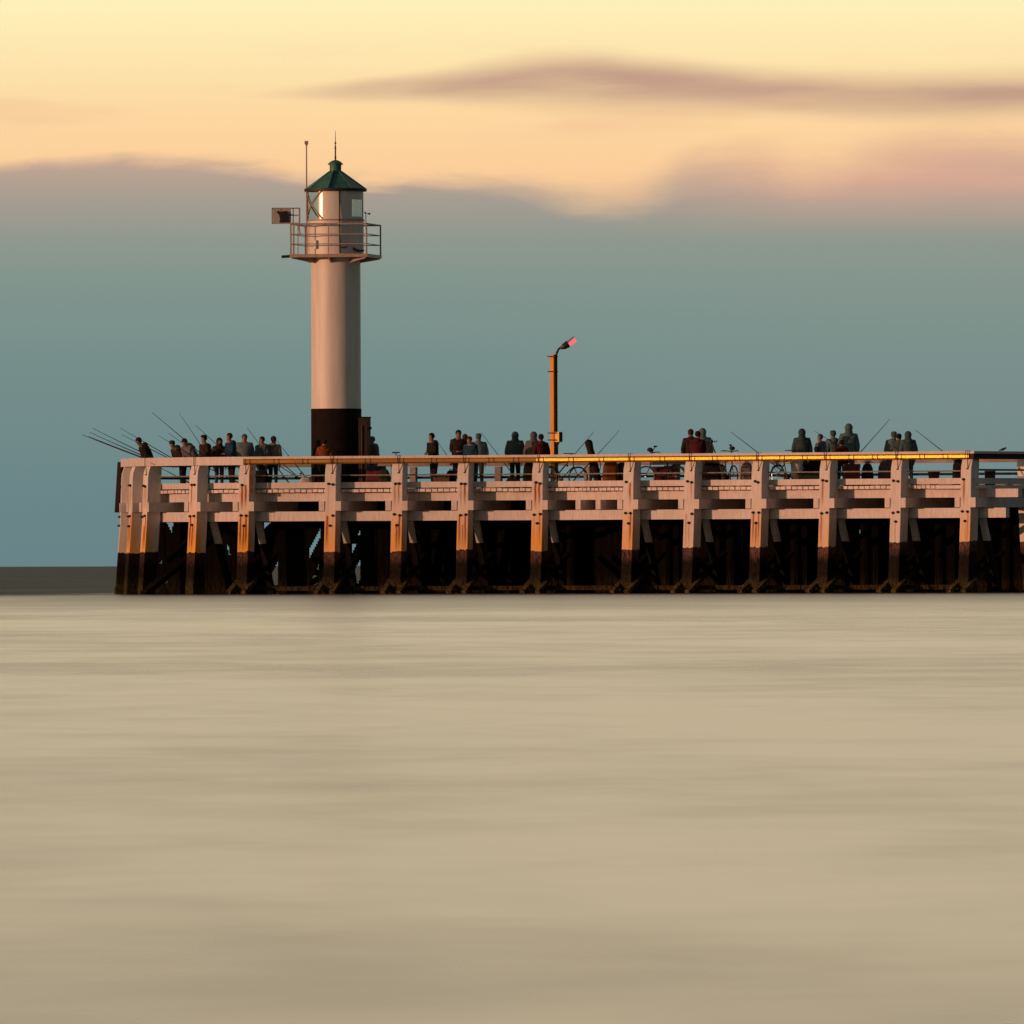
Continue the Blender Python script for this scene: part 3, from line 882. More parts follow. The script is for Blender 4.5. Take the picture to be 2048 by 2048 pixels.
# cupboard beside the tower
cb = P(729.5, 976, DT - .7); cb.z = DECK
cab = thing('service_cabinet', cb, 'tall narrow dark brown cabinet standing against the lighthouse base', 'cabinet')
BRN = mat('dark_brown_steel', (0.034, 0.021, 0.016), 0.7, 0, 0.3, 5, (1, 1, 1), 0.2)
hcab = P(729, 836, DT - .7).z - DECK
m = MB(); m.box((0, 0, hcab / 2), (19 / ST, 0.45, hcab), Matrix.Rotation(R(-12), 3, 'Z')); part('body', m, BRN, cab, bevel=0.01)
m = MB(); m.box((0, 0, hcab + .02), (20 / ST, 0.5, 0.04), Matrix.Rotation(R(-12), 3, 'Z')); part('lid', m, LHB, cab)
m = MB(); m.tube((-.085, -.25, .1), (-.085, -.25, hcab * .9), 0.02, None, 8); part('conduit', m, mat('brown_conduit', (0.075, 0.045, 0.034), 0.7, 0, 0.4, 6), cab)
m = MB(); m.box((.18, 0, hcab * .86), (0.09, .08, .08)); part('hinge', m, DKSTEEL, cab)

# ------------------------------------------------------------------ lamp post
DLp = near_depth(1108) + 2.2
SL = F / DLp
lp0 = P(1108, 976, DLp); lp0.z = DECK
lamp = thing('lamp_post', lp0, 'tall orange-lit square lamp post with curved arm and pink glowing head', 'lamp post')
def LP(px, row, dd=0.0):
    v = P(px, row, DLp + dd) - lp0
    return v
POSTW = mat('oiled_post_wood', (0.82, 0.32, 0.010), 0.58, 0, 0.25, 5, (4, 4, .5), 0.5)
m = MB(); th = R(-33)
Mz = Matrix.Rotation(th, 3, 'Z')
hp = LP(1108, 709).z
m.box((-.02, 0, hp / 2), (0.135, 0.135, hp), Mz); part('post', m, POSTW, lamp, bevel=0.006)
m = MB(); xs = 0.085
pts = [Vector((xs, .0, 0)), Vector((xs, 0, LP(1114, 709).z)), LP(1114.5, 704), LP(1116.5, 699), LP(1120, 696), LP(1124, 694)]
m.path(pts, 0.036, 10); part('arm', m, DKSTEEL, lamp, smooth=True)
m = MB()
a, b = LP(1121, 697), LP(1137, 687.5)
d = (b - a).normalized()
m.tube(a, a + (b - a) * .45, 0.035, 0.10, 12); m.tube(a + (b - a) * .45, b, 0.10, 0.115, 12); head = part('lamp_head', m, DKSTEEL, lamp, smooth=True)
LENS = bpy.data.materials.new('lit_pink_lens'); LENS.use_nodes = True
g = NG(LENS.node_tree)
tcn = g.n('ShaderNodeTexCoord').outputs['Object']
e = g.n('ShaderNodeEmission', {'Color': s2l((250, 85, 95)), 'Strength': 1.0})
gl = g.n('ShaderNodeBsdfGlossy', {'Color': (.7, .7, .8, 1), 'Roughness': 0.25})
g.n('ShaderNodeOutputMaterial', {'Surface': g.n('ShaderNodeAddShader', {0: e.outputs[0], 1: gl.outputs[0]}).outputs[0]})
m = MB()
perp = Vector((-d.z, 0, d.x))
A0, A1 = b, LP(1150, 677)
w0, w1 = 0.10, 0.11
yv = Vector((0, 0.11, 0))
lo0, lo1, hi0, hi1 = A0 - perp * w0, A1 - perp * w1, A0 + perp * 0.02, A1 + perp * 0.03
m.hexa([lo0 - yv, lo1 - yv, lo1 + yv, lo0 + yv, hi0 - yv, hi1 - yv, hi1 + yv, hi0 + yv]); part('lamp_lens', m, LENS, head)
m = MB()
lo0, lo1, hi0, hi1 = A0 + perp * 0.024, A1 + perp * 0.034, A0 + perp * 0.10, A1 + perp * 0.09
m.hexa([lo0 - yv, lo1 - yv, lo1 + yv, lo0 + yv, hi0 - yv, hi1 - yv, hi1 + yv, hi0 + yv]); part('lamp_hood', m, mat('pale_blue_hood', (0.36, 0.46, 0.72), 0.3, 0, 0.1), head)
zb0, zb1 = LP(1113, 884).z, LP(1113, 864).z
Mb = Matrix.Rotation(R(-32), 3, 'Z')
m = MB(); m.box(Vector((xs + .07, -.02, (zb0 + zb1) / 2)), (0.16, 0.20, zb1 - zb0), Mb); sbx = part('switch_box', m, BRN, lamp, bevel=0.008)
m = MB(); m.box(Vector((xs + .07, -.02, (zb0 + zb1) / 2)) + Mb @ Vector((0, -.108, 0)), (0.165, 0.015, zb1 - zb0), Mb); part('lit_front', m, mat('glint_yellow_front', (0.98, 0.56, 0.008), 0.5, 0, 0.1), sbx, bevel=0.004)  # sun glint on the box painted as a yellow front, sides kept dark
m = MB(); m.tube((xs + .03, -.02, zb0), (xs, 0, zb0 - .13), 0.075, 0.036, 10); m.tube((xs, 0, zb0 - .13), (xs, 0, 0), 0.052, None, 10); part('cable_sleeve', m, DKSTEEL, lamp, smooth=True)
m = MB()
for rw in (713, 743, 866, 880): m.box((-.03, -.01, LP(1108, rw).z), (0.27, 0.20, 0.035), Mz)
part('clamp', m, IRON, lamp)

# ------------------------------------------------------------------ people
def cloth(name, c): return mat(name, c, 0.85, 0, 0.3, 9, (1, 1, 1), 0.2)
SKIN = mat('skin', (0.25, 0.145, 0.105), 0.6, 0, 0.12, 12)
SHOE = cloth('dark_shoes', (0.02, 0.018, 0.017))
HAIRC = {'dark': cloth('dark_hair', (0.018, 0.013, 0.010)), 'grey': cloth('grey_hair', (0.085, 0.115, 0.12)), 'brown': cloth('brown_hair', (0.06, 0.038, 0.022))}
JC = dict(black=(0.016, 0.015, 0.017), brown=(0.040, 0.026, 0.022), blue=(0.012, 0.055, 0.11), grey=(0.095, 0.160, 0.170), slate=(0.062, 0.105, 0.115),
          beige=(0.26, 0.20, 0.15), mauve=(0.135, 0.130, 0.140), red=(0.070, 0.012, 0.018), teal=(0.044, 0.078, 0.080), orange=(0.20, 0.052, 0.012), green=(0.035, 0.045, 0.025), pale=(0.135, 0.205, 0.215))
TC_ = dict(dark=(0.018, 0.017, 0.018), jeans=(0.020, 0.045, 0.075), olive=(0.030, 0.030, 0.018), grey=(0.06, 0.06, 0.06), pale=(0.20, 0.17, 0.15))

def person(px, row, dd, label, jacket, trousers='dark', hair='dark', yaw=0.0, pose='stand', hood=False, hat=None, group='people on the pier', seat=None):
    bulk = 1.22 if jacket in ('grey', 'slate', 'teal', 'pale', 'mauve') else 1.08
    bulk *= rnd.uniform(0.95, 1.08)
    D = near_depth(px) + dd
    top = P(px, row, D)
    H = top.z - DECK
    lean = {'stand': 4, 'phone': 7, 'lean': 34, 'turned': 3, 'bent': 16, 'sit': 8}[pose]
    drop = math.cos(R(lean))
    if pose == 'sit':
        Hb = 1.72
    else:
        Hb = H / (0.53 + 0.47 * drop)
    bs = Vector((top.x, D, DECK))
    root = thing('person', bs, label, 'person', group, R(yaw))
    la = R(lean)
    hipz = 0.53 * Hb if pose != 'sit' else (H - 0.47 * Hb)
    hip = Vector((0, 0, hipz))
    def up(t, x=0.0, f=0.0):   # point on the leaning trunk: t above the hip in body heights; faces -Y
        return hip + Vector((x * Hb, (-math.sin(la) * t - f * math.cos(la)) * Hb, (math.cos(la) * t - f * math.sin(la)) * Hb))
    V, E, RD, MI = [], [], [], []
    def v(p, r):
        V.append(Vector(p)); RD.append(r * Hb); return len(V) - 1
    def vb(p, r): return v(p, r * bulk)
    def e(a, b, mi): E.append((a, b)); MI.append(mi)
    iH = v(hip, 0.092)
    iW = vb(up(0.09), 0.094); iCh = vb(up(0.20), 0.108); iSh = vb(up(0.27), 0.074); iN = v(up(0.315, 0, .004), 0.047)
    iJ = v(up(0.355, 0, 0.016), 0.042); iHd = v(up(0.40, 0, 0.012), 0.054); iTp = v(up(0.447, 0, 0.004), 0.034)
    e(iH, iW, 0); e(iW, iCh, 0); e(iCh, iSh, 0); e(iSh, iN, 0); e(iN, iJ, 2); e(iJ, iHd, 2); e(iHd, iTp, 2)
    hands = []
    for s in (-1, 1):
        # legs
        if pose == 'sit':
            k = Vector((s * .06 * Hb, -0.24 * Hb, hipz + .01)); an = Vector((s * .065 * Hb, -0.25 * Hb, .045 * Hb))
        else:
            k = Vector((s * .052 * Hb, -.012 * Hb, .285 * Hb)); an = Vector((s * .06 * Hb, .01 * Hb, .045 * Hb))
        th_ = v(hip + Vector((s * .05 * Hb, 0, -.045 * Hb)) if pose != 'sit' else hip + Vector((s * .055 * Hb, -.03 * Hb, -.01)), 0.060)
        kn = v(k, 0.040); ak = v(an, 0.028); tt = v(an + Vector((s * .012 * Hb, -.085 * Hb, -.02 * Hb)), 0.022)
        e(iH, th_, 1); e(th_, kn, 1); e(kn, ak, 1); e(ak, tt, 3)
        # arms
        sh = up(0.272, s * .105); 
        if pose in ('phone', 'lean', 'bent', 'sit'):
            el = up(0.115, s * .125, 0.03); wr = up(0.115, s * .045, 0.135); hd = up(0.125, s * .012, 0.165)
            if pose == 'lean': el = up(0.12, s * .14, 0.05); wr = up(0.06, s * .09, 0.15); hd = up(0.04, s * .07, 0.18)
        else:
            el = up(0.10, s * .145, -0.01); wr = up(-0.045, s * .125, 0.02); hd = up(-0.09, s * .118, 0.03)
        a1 = vb(sh, 0.050); a2 = vb(el, 0.040); a3 = v(wr, 0.024)
        hnd = v(wr + (hd - wr) * .55, 0.020)
        e(iSh, a1, 0); e(a1, a2, 0); e(a2, a3, 0); e(a3, hnd, 2)
        fd = (hd - wr).normalized(); lat = Vector((1, 0, 0)) if pose != 'stand' else Vector((0, 1, 0))
        for q, (ofs, ln) in enumerate(((-.014, .040), (-.005, .047), (.004, .044), (.012, .034))):
            f1 = v(wr + (hd - wr) * .9 + lat * ofs * Hb, 0.0052); f2 = v(V[f1] + fd * ln * Hb * .6 + Vector((0, 0, -.006 * Hb)), 0.0046)
            f3 = v(V[f2] + fd * ln * Hb * .3 + Vector((0, 0, -.012 * Hb)), 0.004)
            e(hnd, f1, 2); e(f1, f2, 2); e(f2, f3, 2)
        t1 = v(wr + (hd - wr) * .6 - lat * s * .022 * Hb, 0.006); t2 = v(V[t1] + fd * .024 * Hb, 0.005); e(hnd, t1, 2); e(t1, t2, 2)
    me = bpy.data.meshes.new('person_body'); me.from_pydata([tuple(p) for p in V], E, [])
    ob = bpy.data.objects.new('tmp', me); COL.objects.link(ob)
    bm = bmesh.new(); bm.from_mesh(me); lay = bm.verts.layers.skin.verify(); bm.verts.ensure_lookup_table()
    for i_, vv in enumerate(bm.verts):
        wd = 1.0
        vv[lay].radius = (RD[i_] * (1.22 if i_ in (1, 2) else 1.0), RD[i_] * (0.86 if i_ in (0, 1, 2, 3) else 1.0)); vv[lay].use_root = (i_ == 0)
    bm.to_mesh(me); bm.free()
    sk = ob.modifiers.new('s', 'SKIN'); sk.use_smooth_shade = True
    sb = ob.modifiers.new('d', 'SUBSURF'); sb.levels = 1; sb.render_levels = 1
    dg = bpy.context.evaluated_depsgraph_get()
    me2 = bpy.data.meshes.new_from_object(ob.evaluated_get(dg))
    bpy.data.objects.remove(ob)
    jm, tm = cloth('jacket_' + jacket, JC[jacket]), cloth('trousers_' + trousers, TC_[trousers])
    for mm in (jm, tm, SKIN, SHOE): me2.materials.append(mm)
    segs = [(V[a], V[b], mi) for (a, b), mi in zip(E, MI)]
    hem = hip.z - 0.05 * Hb
    for p_ in me2.polygons:
        c = p_.center; best = (1e9, 0)
        for a, b, mi in segs:
            d = b - a; t = max(0, min(1, (c - a).dot(d) / max(1e-9, d.length_squared))); dist = (c - a - d * t).length
            if dist < best[0]: best = (dist, mi)
        mi = best[1]
        if mi == 1 and c.z > hem and pose != 'sit': mi = 0
        p_.material_index = mi; p_.use_smooth = True
    me2.name = 'body'
    body = bpy.data.objects.new('body', me2); link(body, root)
    # hair or hat, nose and ears
    hc = up(0.405, 0, 0.006)
    Ml = Matrix.Rotation(la, 3, 'X')
    hm = MB(); 
    vs_n = len(hm.v)
    hm.ball(hc + Ml @ Vector((0, .010, .012)) * Hb, 0.053 * Hb, 0.058 * Hb, 0.058 * Hb, 14, 10, Ml)
    # cut the face open
    keep = [f for f in hm.f if not (sum((hm.v[i_] - hc).dot(Ml @ Vector((0, -1, 0))) for i_ in f) / len(f) > 0.022 * Hb and sum((hm.v[i_] - hc).dot(Ml @ Vector((0, 0, 1))) for i_ in f) / len(f) < 0.032 * Hb)
            and sum((hm.v[i_] - hc).dot(Ml @ Vector((0, 0, 1))) for i_ in f) / len(f) > -0.034 * Hb]
    hm.f = keep; hm.mi = [0] * len(keep)
    if hat == 'hood':
        m = MB(); Mh = Ml
        m.ball(hc + Ml @ Vector((0, .014, .004)) * Hb, 0.066 * Hb, 0.066 * Hb, 0.072 * Hb, 14, 10, Ml)
        kk = [f for f in m.f if not (sum((m.v[i_] - hc).dot(Ml @ Vector((0, -1, 0))) for i_ in f) / len(f) > 0.030 * Hb and abs(sum((m.v[i_] - hc).dot(Ml @ Vector((0, 0, 1))) for i_ in f) / len(f)) < 0.05 * Hb)]
        m.f = kk; m.mi = [0] * len(kk)
        m.tube(up(0.27), up(0.37, 0, .003), 0.085 * Hb, 0.056 * Hb, 14, cap=False)
        m.build('raised_hood', jm, root, smooth=True)
    elif hat: 
        hm.lathe(hc, [(0.056 * Hb, .02 * Hb), (0.055 * Hb, .045 * Hb), (0.04 * Hb, .066 * Hb), (0.001, .072 * Hb)], 14)
        hm.build('hat', cloth('hat_' + hat, JC[hat]), root, smooth=True)
    else:
        hm.build('hair', HAIRC[hair], root, smooth=True)
    if hood:
        m = MB(); m.ball(up(0.29, 0.0, -0.055), 0.085 * Hb, 0.05 * Hb, 0.05 * Hb, 12, 8); m.build('hood', jm, root, smooth=True)
    return root

PEOPLE = [
 (303, 876, 2.2, 'person in dark clothes hunched over the rail at the far left end', 'black', 'dark', 'dark', -75, 'lean', True, None),
 (366, 882, 2.6, 'brown-clad person crouching low beside the leftmost group of anglers', 'brown', 'dark', 'brown', -60, 'lean', True, 'brown'),
 (389, 878, 1.6, 'person in mauve coat bending behind the tall crossing rods', 'mauve', 'dark', 'dark', -50, 'lean', True, None),
 (413, 870, 2.6, 'person in brown jacket with dark cap, left of the blue jacket', 'brown', 'dark', 'dark', -60, 'phone', False, 'black'),
 (438, 876, 4.5, 'shorter person in faded brown coat between dark cap and blue jacket', 'brown', 'grey', 'brown', 20, 'stand', True, 'hood'),
 (464, 866, 2.2, 'person in dark blue jacket with brown hair at the left group of anglers', 'blue', 'dark', 'brown', -65, 'phone', True, None),
 (489, 868, 5.0, 'person in pale grey coat just right of the blue jacket on the left', 'pale', 'grey', 'grey', 0, 'stand', True, None),
 (526, 873, 4.5, 'person in slate jacket and dark hair left of the beige coat', 'slate', 'dark', 'dark', -40, 'stand', True, None),
 (546, 872, 4.7, 'person in beige coat and jeans standing left of the lighthouse', 'beige', 'jeans', 'brown', 160, 'stand', True, None),
 (648, 878, 2.3, 'person in dull orange jacket in front of the black lighthouse base', 'orange', 'dark', 'dark', 170, 'stand', True, None),
 (747, 873, 6.0, 'person in mauve coat standing right of the brown cabinet', 'mauve', 'grey', 'grey', -60, 'stand', True, 'mauve'),
 (868, 866, 2.0, 'dark-haired person in black hooded jacket standing alone at the rail', 'black', 'dark', 'dark', -60, 'phone', True, None),
 (916, 860, 2.4, 'tall person in dark brown jacket beside the blue coat', 'brown', 'dark', 'dark', 10, 'phone', True, None),
 (930, 868, 5.0, 'person in green coat half hidden behind the brown jacket', 'green', 'dark', 'brown', 180, 'stand', True, None),
 (945, 873, 2.2, 'person in bright blue coat and jeans bending over the rail', 'blue', 'jeans', 'brown', -30, 'bent', True, None),
 (957, 867, 6.0, 'pale grey clad person standing right behind the bright blue coat', 'pale', 'grey', 'grey', 180, 'stand', True, 'grey'),
 (1030, 864, 4.0, 'broad person in slate coat left of the lamp post', 'slate', 'dark', 'dark', 175, 'stand', True, 'hood'),
 (1067, 864, 4.0, 'person in mauve coat between slate coat and lamp post', 'mauve', 'dark', 'grey', 170, 'stand', True, 'hood'),
 (1083, 868, 3.2, 'person in dark red coat immediately left of the lamp post', 'red', 'dark', 'dark', 200, 'stand', True, None),
 (1382, 858, 2.6, 'person in brown jacket with tousled hair left of the tripod', 'brown', 'dark', 'brown', 190, 'stand', True, None),
 (1394, 862, 2.0, 'person in dark red jacket shoulder to shoulder with the brown jacket', 'red', 'dark', 'dark', 160, 'phone', True, None),
 (1405, 857, 5.0, 'pale grey clad person behind the dark red jacket by the tripod', 'pale', 'grey', 'grey', 180, 'stand', True, 'hood'),
 (1604, 858, 4.0, 'person in dark teal coat standing alone right of the bicycles', 'teal', 'dark', 'dark', 180, 'stand', True, 'hood'),
 (1634, 893, 2.2, 'seated person with black cap showing just above the orange rail', 'black', 'dark', 'dark', 180, 'sit', False, 'black'),
 (1643, 868, 5.0, 'person in grey coat just right of the seated black cap', 'grey', 'grey', 'grey', -70, 'stand', True, None),
 (1668, 861, 6.0, 'person in grey coat left of the tallest figure', 'grey', 'dark', 'dark', -150, 'stand', True, 'slate'),
 (1683, 880, 3.2, 'small person in dark red jacket in front of the tallest figure', 'red', 'dark', 'dark', 180, 'stand', True, None),
 (1697, 848, 6.0, 'tallest person, in long pale grey coat near the steep rod', 'grey', 'grey', 'dark', 170, 'stand', True, 'hood'),
 (1786, 863, 7.0, 'leftmost of three grey figures near the right end', 'grey', 'grey', 'grey', 150, 'stand', True, 'grey'),
 (1798, 867, 5.0, 'middle of three grey figures near the right end', 'slate', 'dark', 'dark', 180, 'stand', True, None),
 (1817, 863, 5.0, 'rightmost of three grey figures near the right end', 'slate', 'grey', 'dark', 200, 'stand', True, 'hood'),
]
for a in PEOPLE:
    person(a[0], a[1], a[2], a[3], a[4], a[5], a[6], a[7], a[8], a[9], a[10])

# ------------------------------------------------------------------ fishing rods
ROD = mat('rod_carbon', (0.020, 0.020, 0.020), 0.4, 0, 0.2)
RODB = mat('rod_tan', (0.11, 0.075, 0.050), 0.45, 0, 0.2)
GRIP = mat('rod_grip', (0.03, 0.025, 0.02), 0.8)
def rod(tx, ty, bx, by, label, dd=0.6, tan=False, thick=1.0, bend=0.0, ddt=0.0):
    Dp = near_depth(min(max(bx, 262), 1932)) + dd
    a = P(bx, by, Dp); b = P(tx, ty, Dp + ddt)
    r = thing('fishing_rod', a, label, 'fishing rod', 'fishing rods leaning on the rail')
    d = (b - a)
    k = 8
    perp = Vector((-d.z, 0, d.x)).normalized()
    pts = [d * (j / k) + perp * (bend * (j / k) ** 2 * d.length) for j in range(k + 1)]
    m = MB()
    for j in range(k):
        r0 = (0.0165 - 0.0105 * j / k) * thick; r1 = (0.0165 - 0.0105 * (j + 1) / k) * thick
        m.tube(pts[j], pts[j + 1], r0, r1, 6)
    m.build('blank', RODB if tan else ROD, r)
    m = MB(); m.tube(pts[0] - d.normalized() * .35, pts[0] + d.normalized() * .05, 0.021, 0.021, 8); m.build('grip', GRIP, r)
    m = MB(); q = d.normalized() * .10 - perp * (0.05 if perp.z > 0 else -0.05); m.tube(q - Vector((0, .03, 0)), q + Vector((0, .03, 0)), 0.035, 0.035, 10); m.build('reel', DKSTEEL, r)
RODS = [
 (163, 872, 300, 921, 'tan rod reaching out farthest past the left end of the pier', 0.8, True, 1.5, -.02),
 (176, 875, 296, 919, 'thick tan rod lowest of the bundle over the left end', 0.3, True, 1.6, -.02),
 (178, 867, 309, 921, 'dark rod lying just above the tan bundle at the left end', 1.2, False, 1.2, -.02),
 (184, 859, 318, 921, 'upper dark rod of the long low bundle past the left end', 1.6, False, 1.2, -.02),
 (240, 856, 352, 921, 'dark rod starting above the hunched person, second lowest fan', 1.0, False, 1.1, 0),
 (243, 869, 342, 919, 'short dark rod passing in front of the hunched person', 0.7, False, 1.0, 0),
 (305, 824, 412, 916, 'longest dark rod rising to upper left above the crouching group', 1.0, False, 1.2, 0.01),
 (337, 866, 408, 918, 'reddish short rod crossing behind the mauve coat', 1.6, True, 1.0, 0),
 (317, 871, 398, 920, 'short dark rod below the longest rod, left group', 0.7, False, 1.0, 0),
 (360, 825, 418, 916, 'thin steep rod standing between the long rod and the dark cap', 2.0, False, 0.9, 0.02),
 (390, 851, 470, 922, 'dark rod slanting across the dark cap and brown coat', 1.0, False, 1.1, -.01),
 (493, 856, 572, 958, 'long rod slanting in front of the slate jacket person', 1.0, False, 1.2, -.01),
 (552, 880, 608, 950, 'rod slanting down rightwards from the beige coat', 3.5, False, 1.1, 0),
 (873, 880, 908, 932, 'rod tip beside the black hooded jacket', 0.8, False, 1.0, 0),
 (962, 865, 1036, 962, 'rod slanting right of the bright blue coat', 1.0, False, 1.2, 0),
 (1188, 863, 1128, 934, 'rod leaning up rightwards behind the dark rod bag', 2.4, False, 1.1, 0),
 (1238, 862, 1162, 945, 'rod leaning up rightwards right of the dark rod bag', 2.4, False, 1.1, 0),
 (1461, 865, 1568, 944, 'rod slanting down to the right of the third bicycle', 0.9, False, 1.3, -.01),
 (1629, 862, 1700, 906, 'thin rod crossing in front of the grey figures', 3.0, False, 0.9, 0),
 (1780, 838, 1684, 946, 'steep rod leaning up rightwards past the tallest figure', 1.0, False, 1.3, 0),
 (1831, 860, 1918, 928, 'rod slanting down to the right near the dark backpack', 1.0, False, 1.2, 0)]
for q in RODS: rod(*q)
# rods stacked low against the rail on the left, seen between the beams
LOW = [(352, 905, 470, 962, 'low dark rod seen through the second gap of the left railing', 1.3), (420, 905, 478, 958, 'low steep rod seen through the third gap of the left railing', 1.5),
       (300, 925, 372, 962, 'low tan rod seen through the first gap of the left railing', 1.4), (540, 905, 598, 956, 'low rod between slate jacket and lighthouse, below the handrail', 1.4),
       (548, 925, 600, 958, 'lowest rod crossing the mid rail left of the lighthouse', 1.7)]
for q in LOW: rod(q[0], q[1], q[2], q[3], q[4], q[5], False, 1.2, 0)

# ------------------------------------------------------------------ bicycles
TYRE = mat('tyre_black', (0.016, 0.016, 0.017), 0.8); BFR = [mat('bike_frame_black', (0.015, 0.017, 0.020), 0.35), mat('bike_frame_grey', (0.10, 0.10, 0.11), 0.35), mat('bike_frame_navy', (0.015, 0.02, 0.05), 0.35)]
CHROME = mat('chrome', (0.45, 0.45, 0.45), 0.3, 0.9)
def bike(px, dd, rz, label, k=0, hb=1.08, sack=False):
    D = near_depth(px) + dd
    b = P(px, 976, D); b.z = DECK
    o = thing('bicycle', b, label, 'bicycle', 'bicycles parked along the rail', rz)
    X, Zv = Vector((1, 0, 0)), VZ
    r = 0.34
    rear, front = Vector((-.52, 0, r)), Vector((.52, 0, r))
    for c in (rear, front):
        m = MB(); m.torus(c, r - .02, .021, X, Zv, 30, 6); w = m.build('wheel', TYRE, o, smooth=True)
        m = MB(); m.torus(c, r - .045, .009, X, Zv, 30, 5)
        for j in range(14):
            t = 2 * math.pi * j / 14
            m.tube(c, c + Vector((math.cos(t), 0, math.sin(t))) * (r - .045), 0.0025, None, 4)
        m.tube(c - Vector((0, .04, 0)), c + Vector((0, .04, 0)), .025, None, 8); m.build('spokes', CHROME, w)
    bbk = Vector((-.08, 0, .28)); st = Vector((-.24, 0, .78)); hd = Vector((.34, 0, .84)); hl = Vector((.37, 0, .68))
    m = MB()
    for a, c in ((bbk, st), (st, hd), (bbk, hl), (hd, hl), (bbk, rear), (st - Vector((-.02, 0, .08)), rear)): m.tube(a, c, .019, None, 8)
    m.tube(hl, front, .016, None, 8); m.build('frame', BFR[k % 3], o, smooth=True)
    m = MB(); m.tube(bbk - Vector((0, .05, 0)), bbk + Vector((0, .05, 0)), .075, None, 14); m.tube(bbk + Vector((0, -.08, 0)), bbk + Vector((.12, -.08, -.1)), .012, None, 6); m.tube(bbk + Vector((0, .08, 0)), bbk + Vector((-.12, .08, .1)), .012, None, 6)
    m.build('crank', DKSTEEL, o)
    m = MB(); m.tube(st, st + Vector((-.04, 0, .14)), .013, None, 8); m.ball(st + Vector((-.06, 0, .17)), .14, .075, .04, 12, 8); m.build('saddle', TYRE, o, smooth=True)
    m = MB(); tp = Vector((.31, 0, hb - .02))
    m.tube(hd, tp, .015, None, 8); m.path([tp + Vector((-.16, -.29, .02)), tp + Vector((-.03, -.22, .03)), tp, tp + Vector((-.03, .22, .03)), tp + Vector((-.16, .29, .02))], .014, 8)
    m.tube(tp + Vector((.05, -.20, .03)), tp + Vector((.02, -.27, .0)), .01, None, 6)
    m.build('handlebar', TYRE, o, smooth=True)
    m = MB(); m.path([rear + Vector((-.36, 0, .05)), rear + Vector((-.25, 0, .27)), rear + Vector((0, 0, .37)), rear + Vector((.2, 0, .31))], .02, 6); m.build('mudguard', BFR[k % 3], o)
    m = MB(); m.box(rear + Vector((0, 0, .44)), (.42, .13, .02)); m.tube(rear + Vector((-.15, .06, .43)), rear, .007, None, 5); m.tube(rear + Vector((-.15, -.06, .43)), rear, .007, None, 5); m.build('carrier', DKSTEEL, o)
    if sack:
        m = MB(); m.ball(tp + Vector((.06, 0, .10)), .10, .09, .07, 10, 7); m.tube(tp, tp + Vector((-.12, .02, .19)), .013, None, 6); m.ball(tp + Vector((-.13, .02, .20)), .07, .05, .03, 8, 6); m.build('lamp', TYRE, o, smooth=True)
    return o
bike(1126, 1.7, R(-24), 'black bicycle parked just right of the lamp post', 0)
bike(1322, 1.5, R(155), 'grey bicycle with a high stem parked left of the two red jackets', 1, 1.10, True)
bike(1456, 1.6, R(-70), 'dark bicycle with tilted handlebar right of the tripod', 2, 1.12, True)
bike(1578, 2.0, R(-50), 'dark bicycle beside the lone person in teal coat', 0, 1.12)

# ------------------------------------------------------------------ tackle and bags
def at_deck(px, dd):
    D = near_depth(px) + dd
    b = P(px, 976, D); b.z = DECK
    return b, D
def top_h(px, row, D): return P(px, row, D).z - DECK
def softbag(px, w, row, dd, name, label, cat, col, group=None, z0=0.0, strap=True, rz=0.0, dep=0.3):
    b, D = at_deck(px, dd); b.z += z0
    h = top_h(px, row, D) - z0
    o = thing(name, b, label, cat, group, rz)
    wm = w / (F / D)
    M_ = cloth('cloth_' + '_'.join(str(int(c * 1000)) for c in col), col)
    m = MB()
    prof = [(0.001, 0), (.46, 0), (.50, .12), (.49, .45), (.44, .75), (.30, .94), (.001, 1.0)]
    vs = []
    m.lathe((0, 0, 0), [(r_, z_ * h) for r_, z_ in prof], 18)
    for v_ in m.v:
        a = math.atan2(v_.y, v_.x); q = 1 / (abs(math.cos(a)) ** 4 + abs(math.sin(a)) ** 4) ** .25
        k = q * (1 + 0.05 * math.sin(7 * a + v_.z * 9))
        v_.x *= wm * k; v_.y *= dep * k
    m.build('body', M_, o, smooth=True)
    if strap:
        m = MB(); m.path([Vector((-wm * .2, -.02, h * .93)), Vector((-wm * .12, -.02, h * 1.03)), Vector((wm * .12, -.02, h * 1.03)), Vector((wm * .2, -.02, h * .93))], .012, 6); m.build('handle', cloth('webbing', (.02, .02, .02)), o)
        m = MB(); m.box((0, -dep * .5 - .005, h * .38), (wm * .55, .05, h * .4), taper=0.9); m.build('pocket', M_, o)
    return o
def crate(px, w, row, dd, name, label, cat, col, lidcol=None, rz=0.0, group=None, z0=0.0, rough=.5):
    b, D = at_deck(px, dd); b.z += z0
    h = top_h(px, row, D) - z0
    wm = w / (F / D)
    o = thing(name, b, label, cat, group, rz)
    M_ = mat('plastic_' + '_'.join(str(int(c * 1000)) for c in col), col, rough, 0, .2, 8)
    lc = lidcol or col
    L_ = mat('plastic_' + '_'.join(str(int(c * 1000)) for c in lc), lc, rough, 0, .2, 8)
    m = MB(); m.box((0, 0, h * .41), (wm * .94, .34, h * .82)); m.build('body', M_, o, bevel=.012)
    m = MB(); m.box((0, 0, h * .82 + h * .09 + .002), (wm, .38, h * .18)); m.build('lid', L_, o, bevel=.012)
    m = MB(); m.path([Vector((-wm * .3, -.18, h * .75)), Vector((-wm * .3, -.21, h * .95)), Vector((wm * .3, -.21, h * .95)), Vector((wm * .3, -.18, h * .75))], .012, 6); m.build('handle', DKSTEEL, o)
    return o
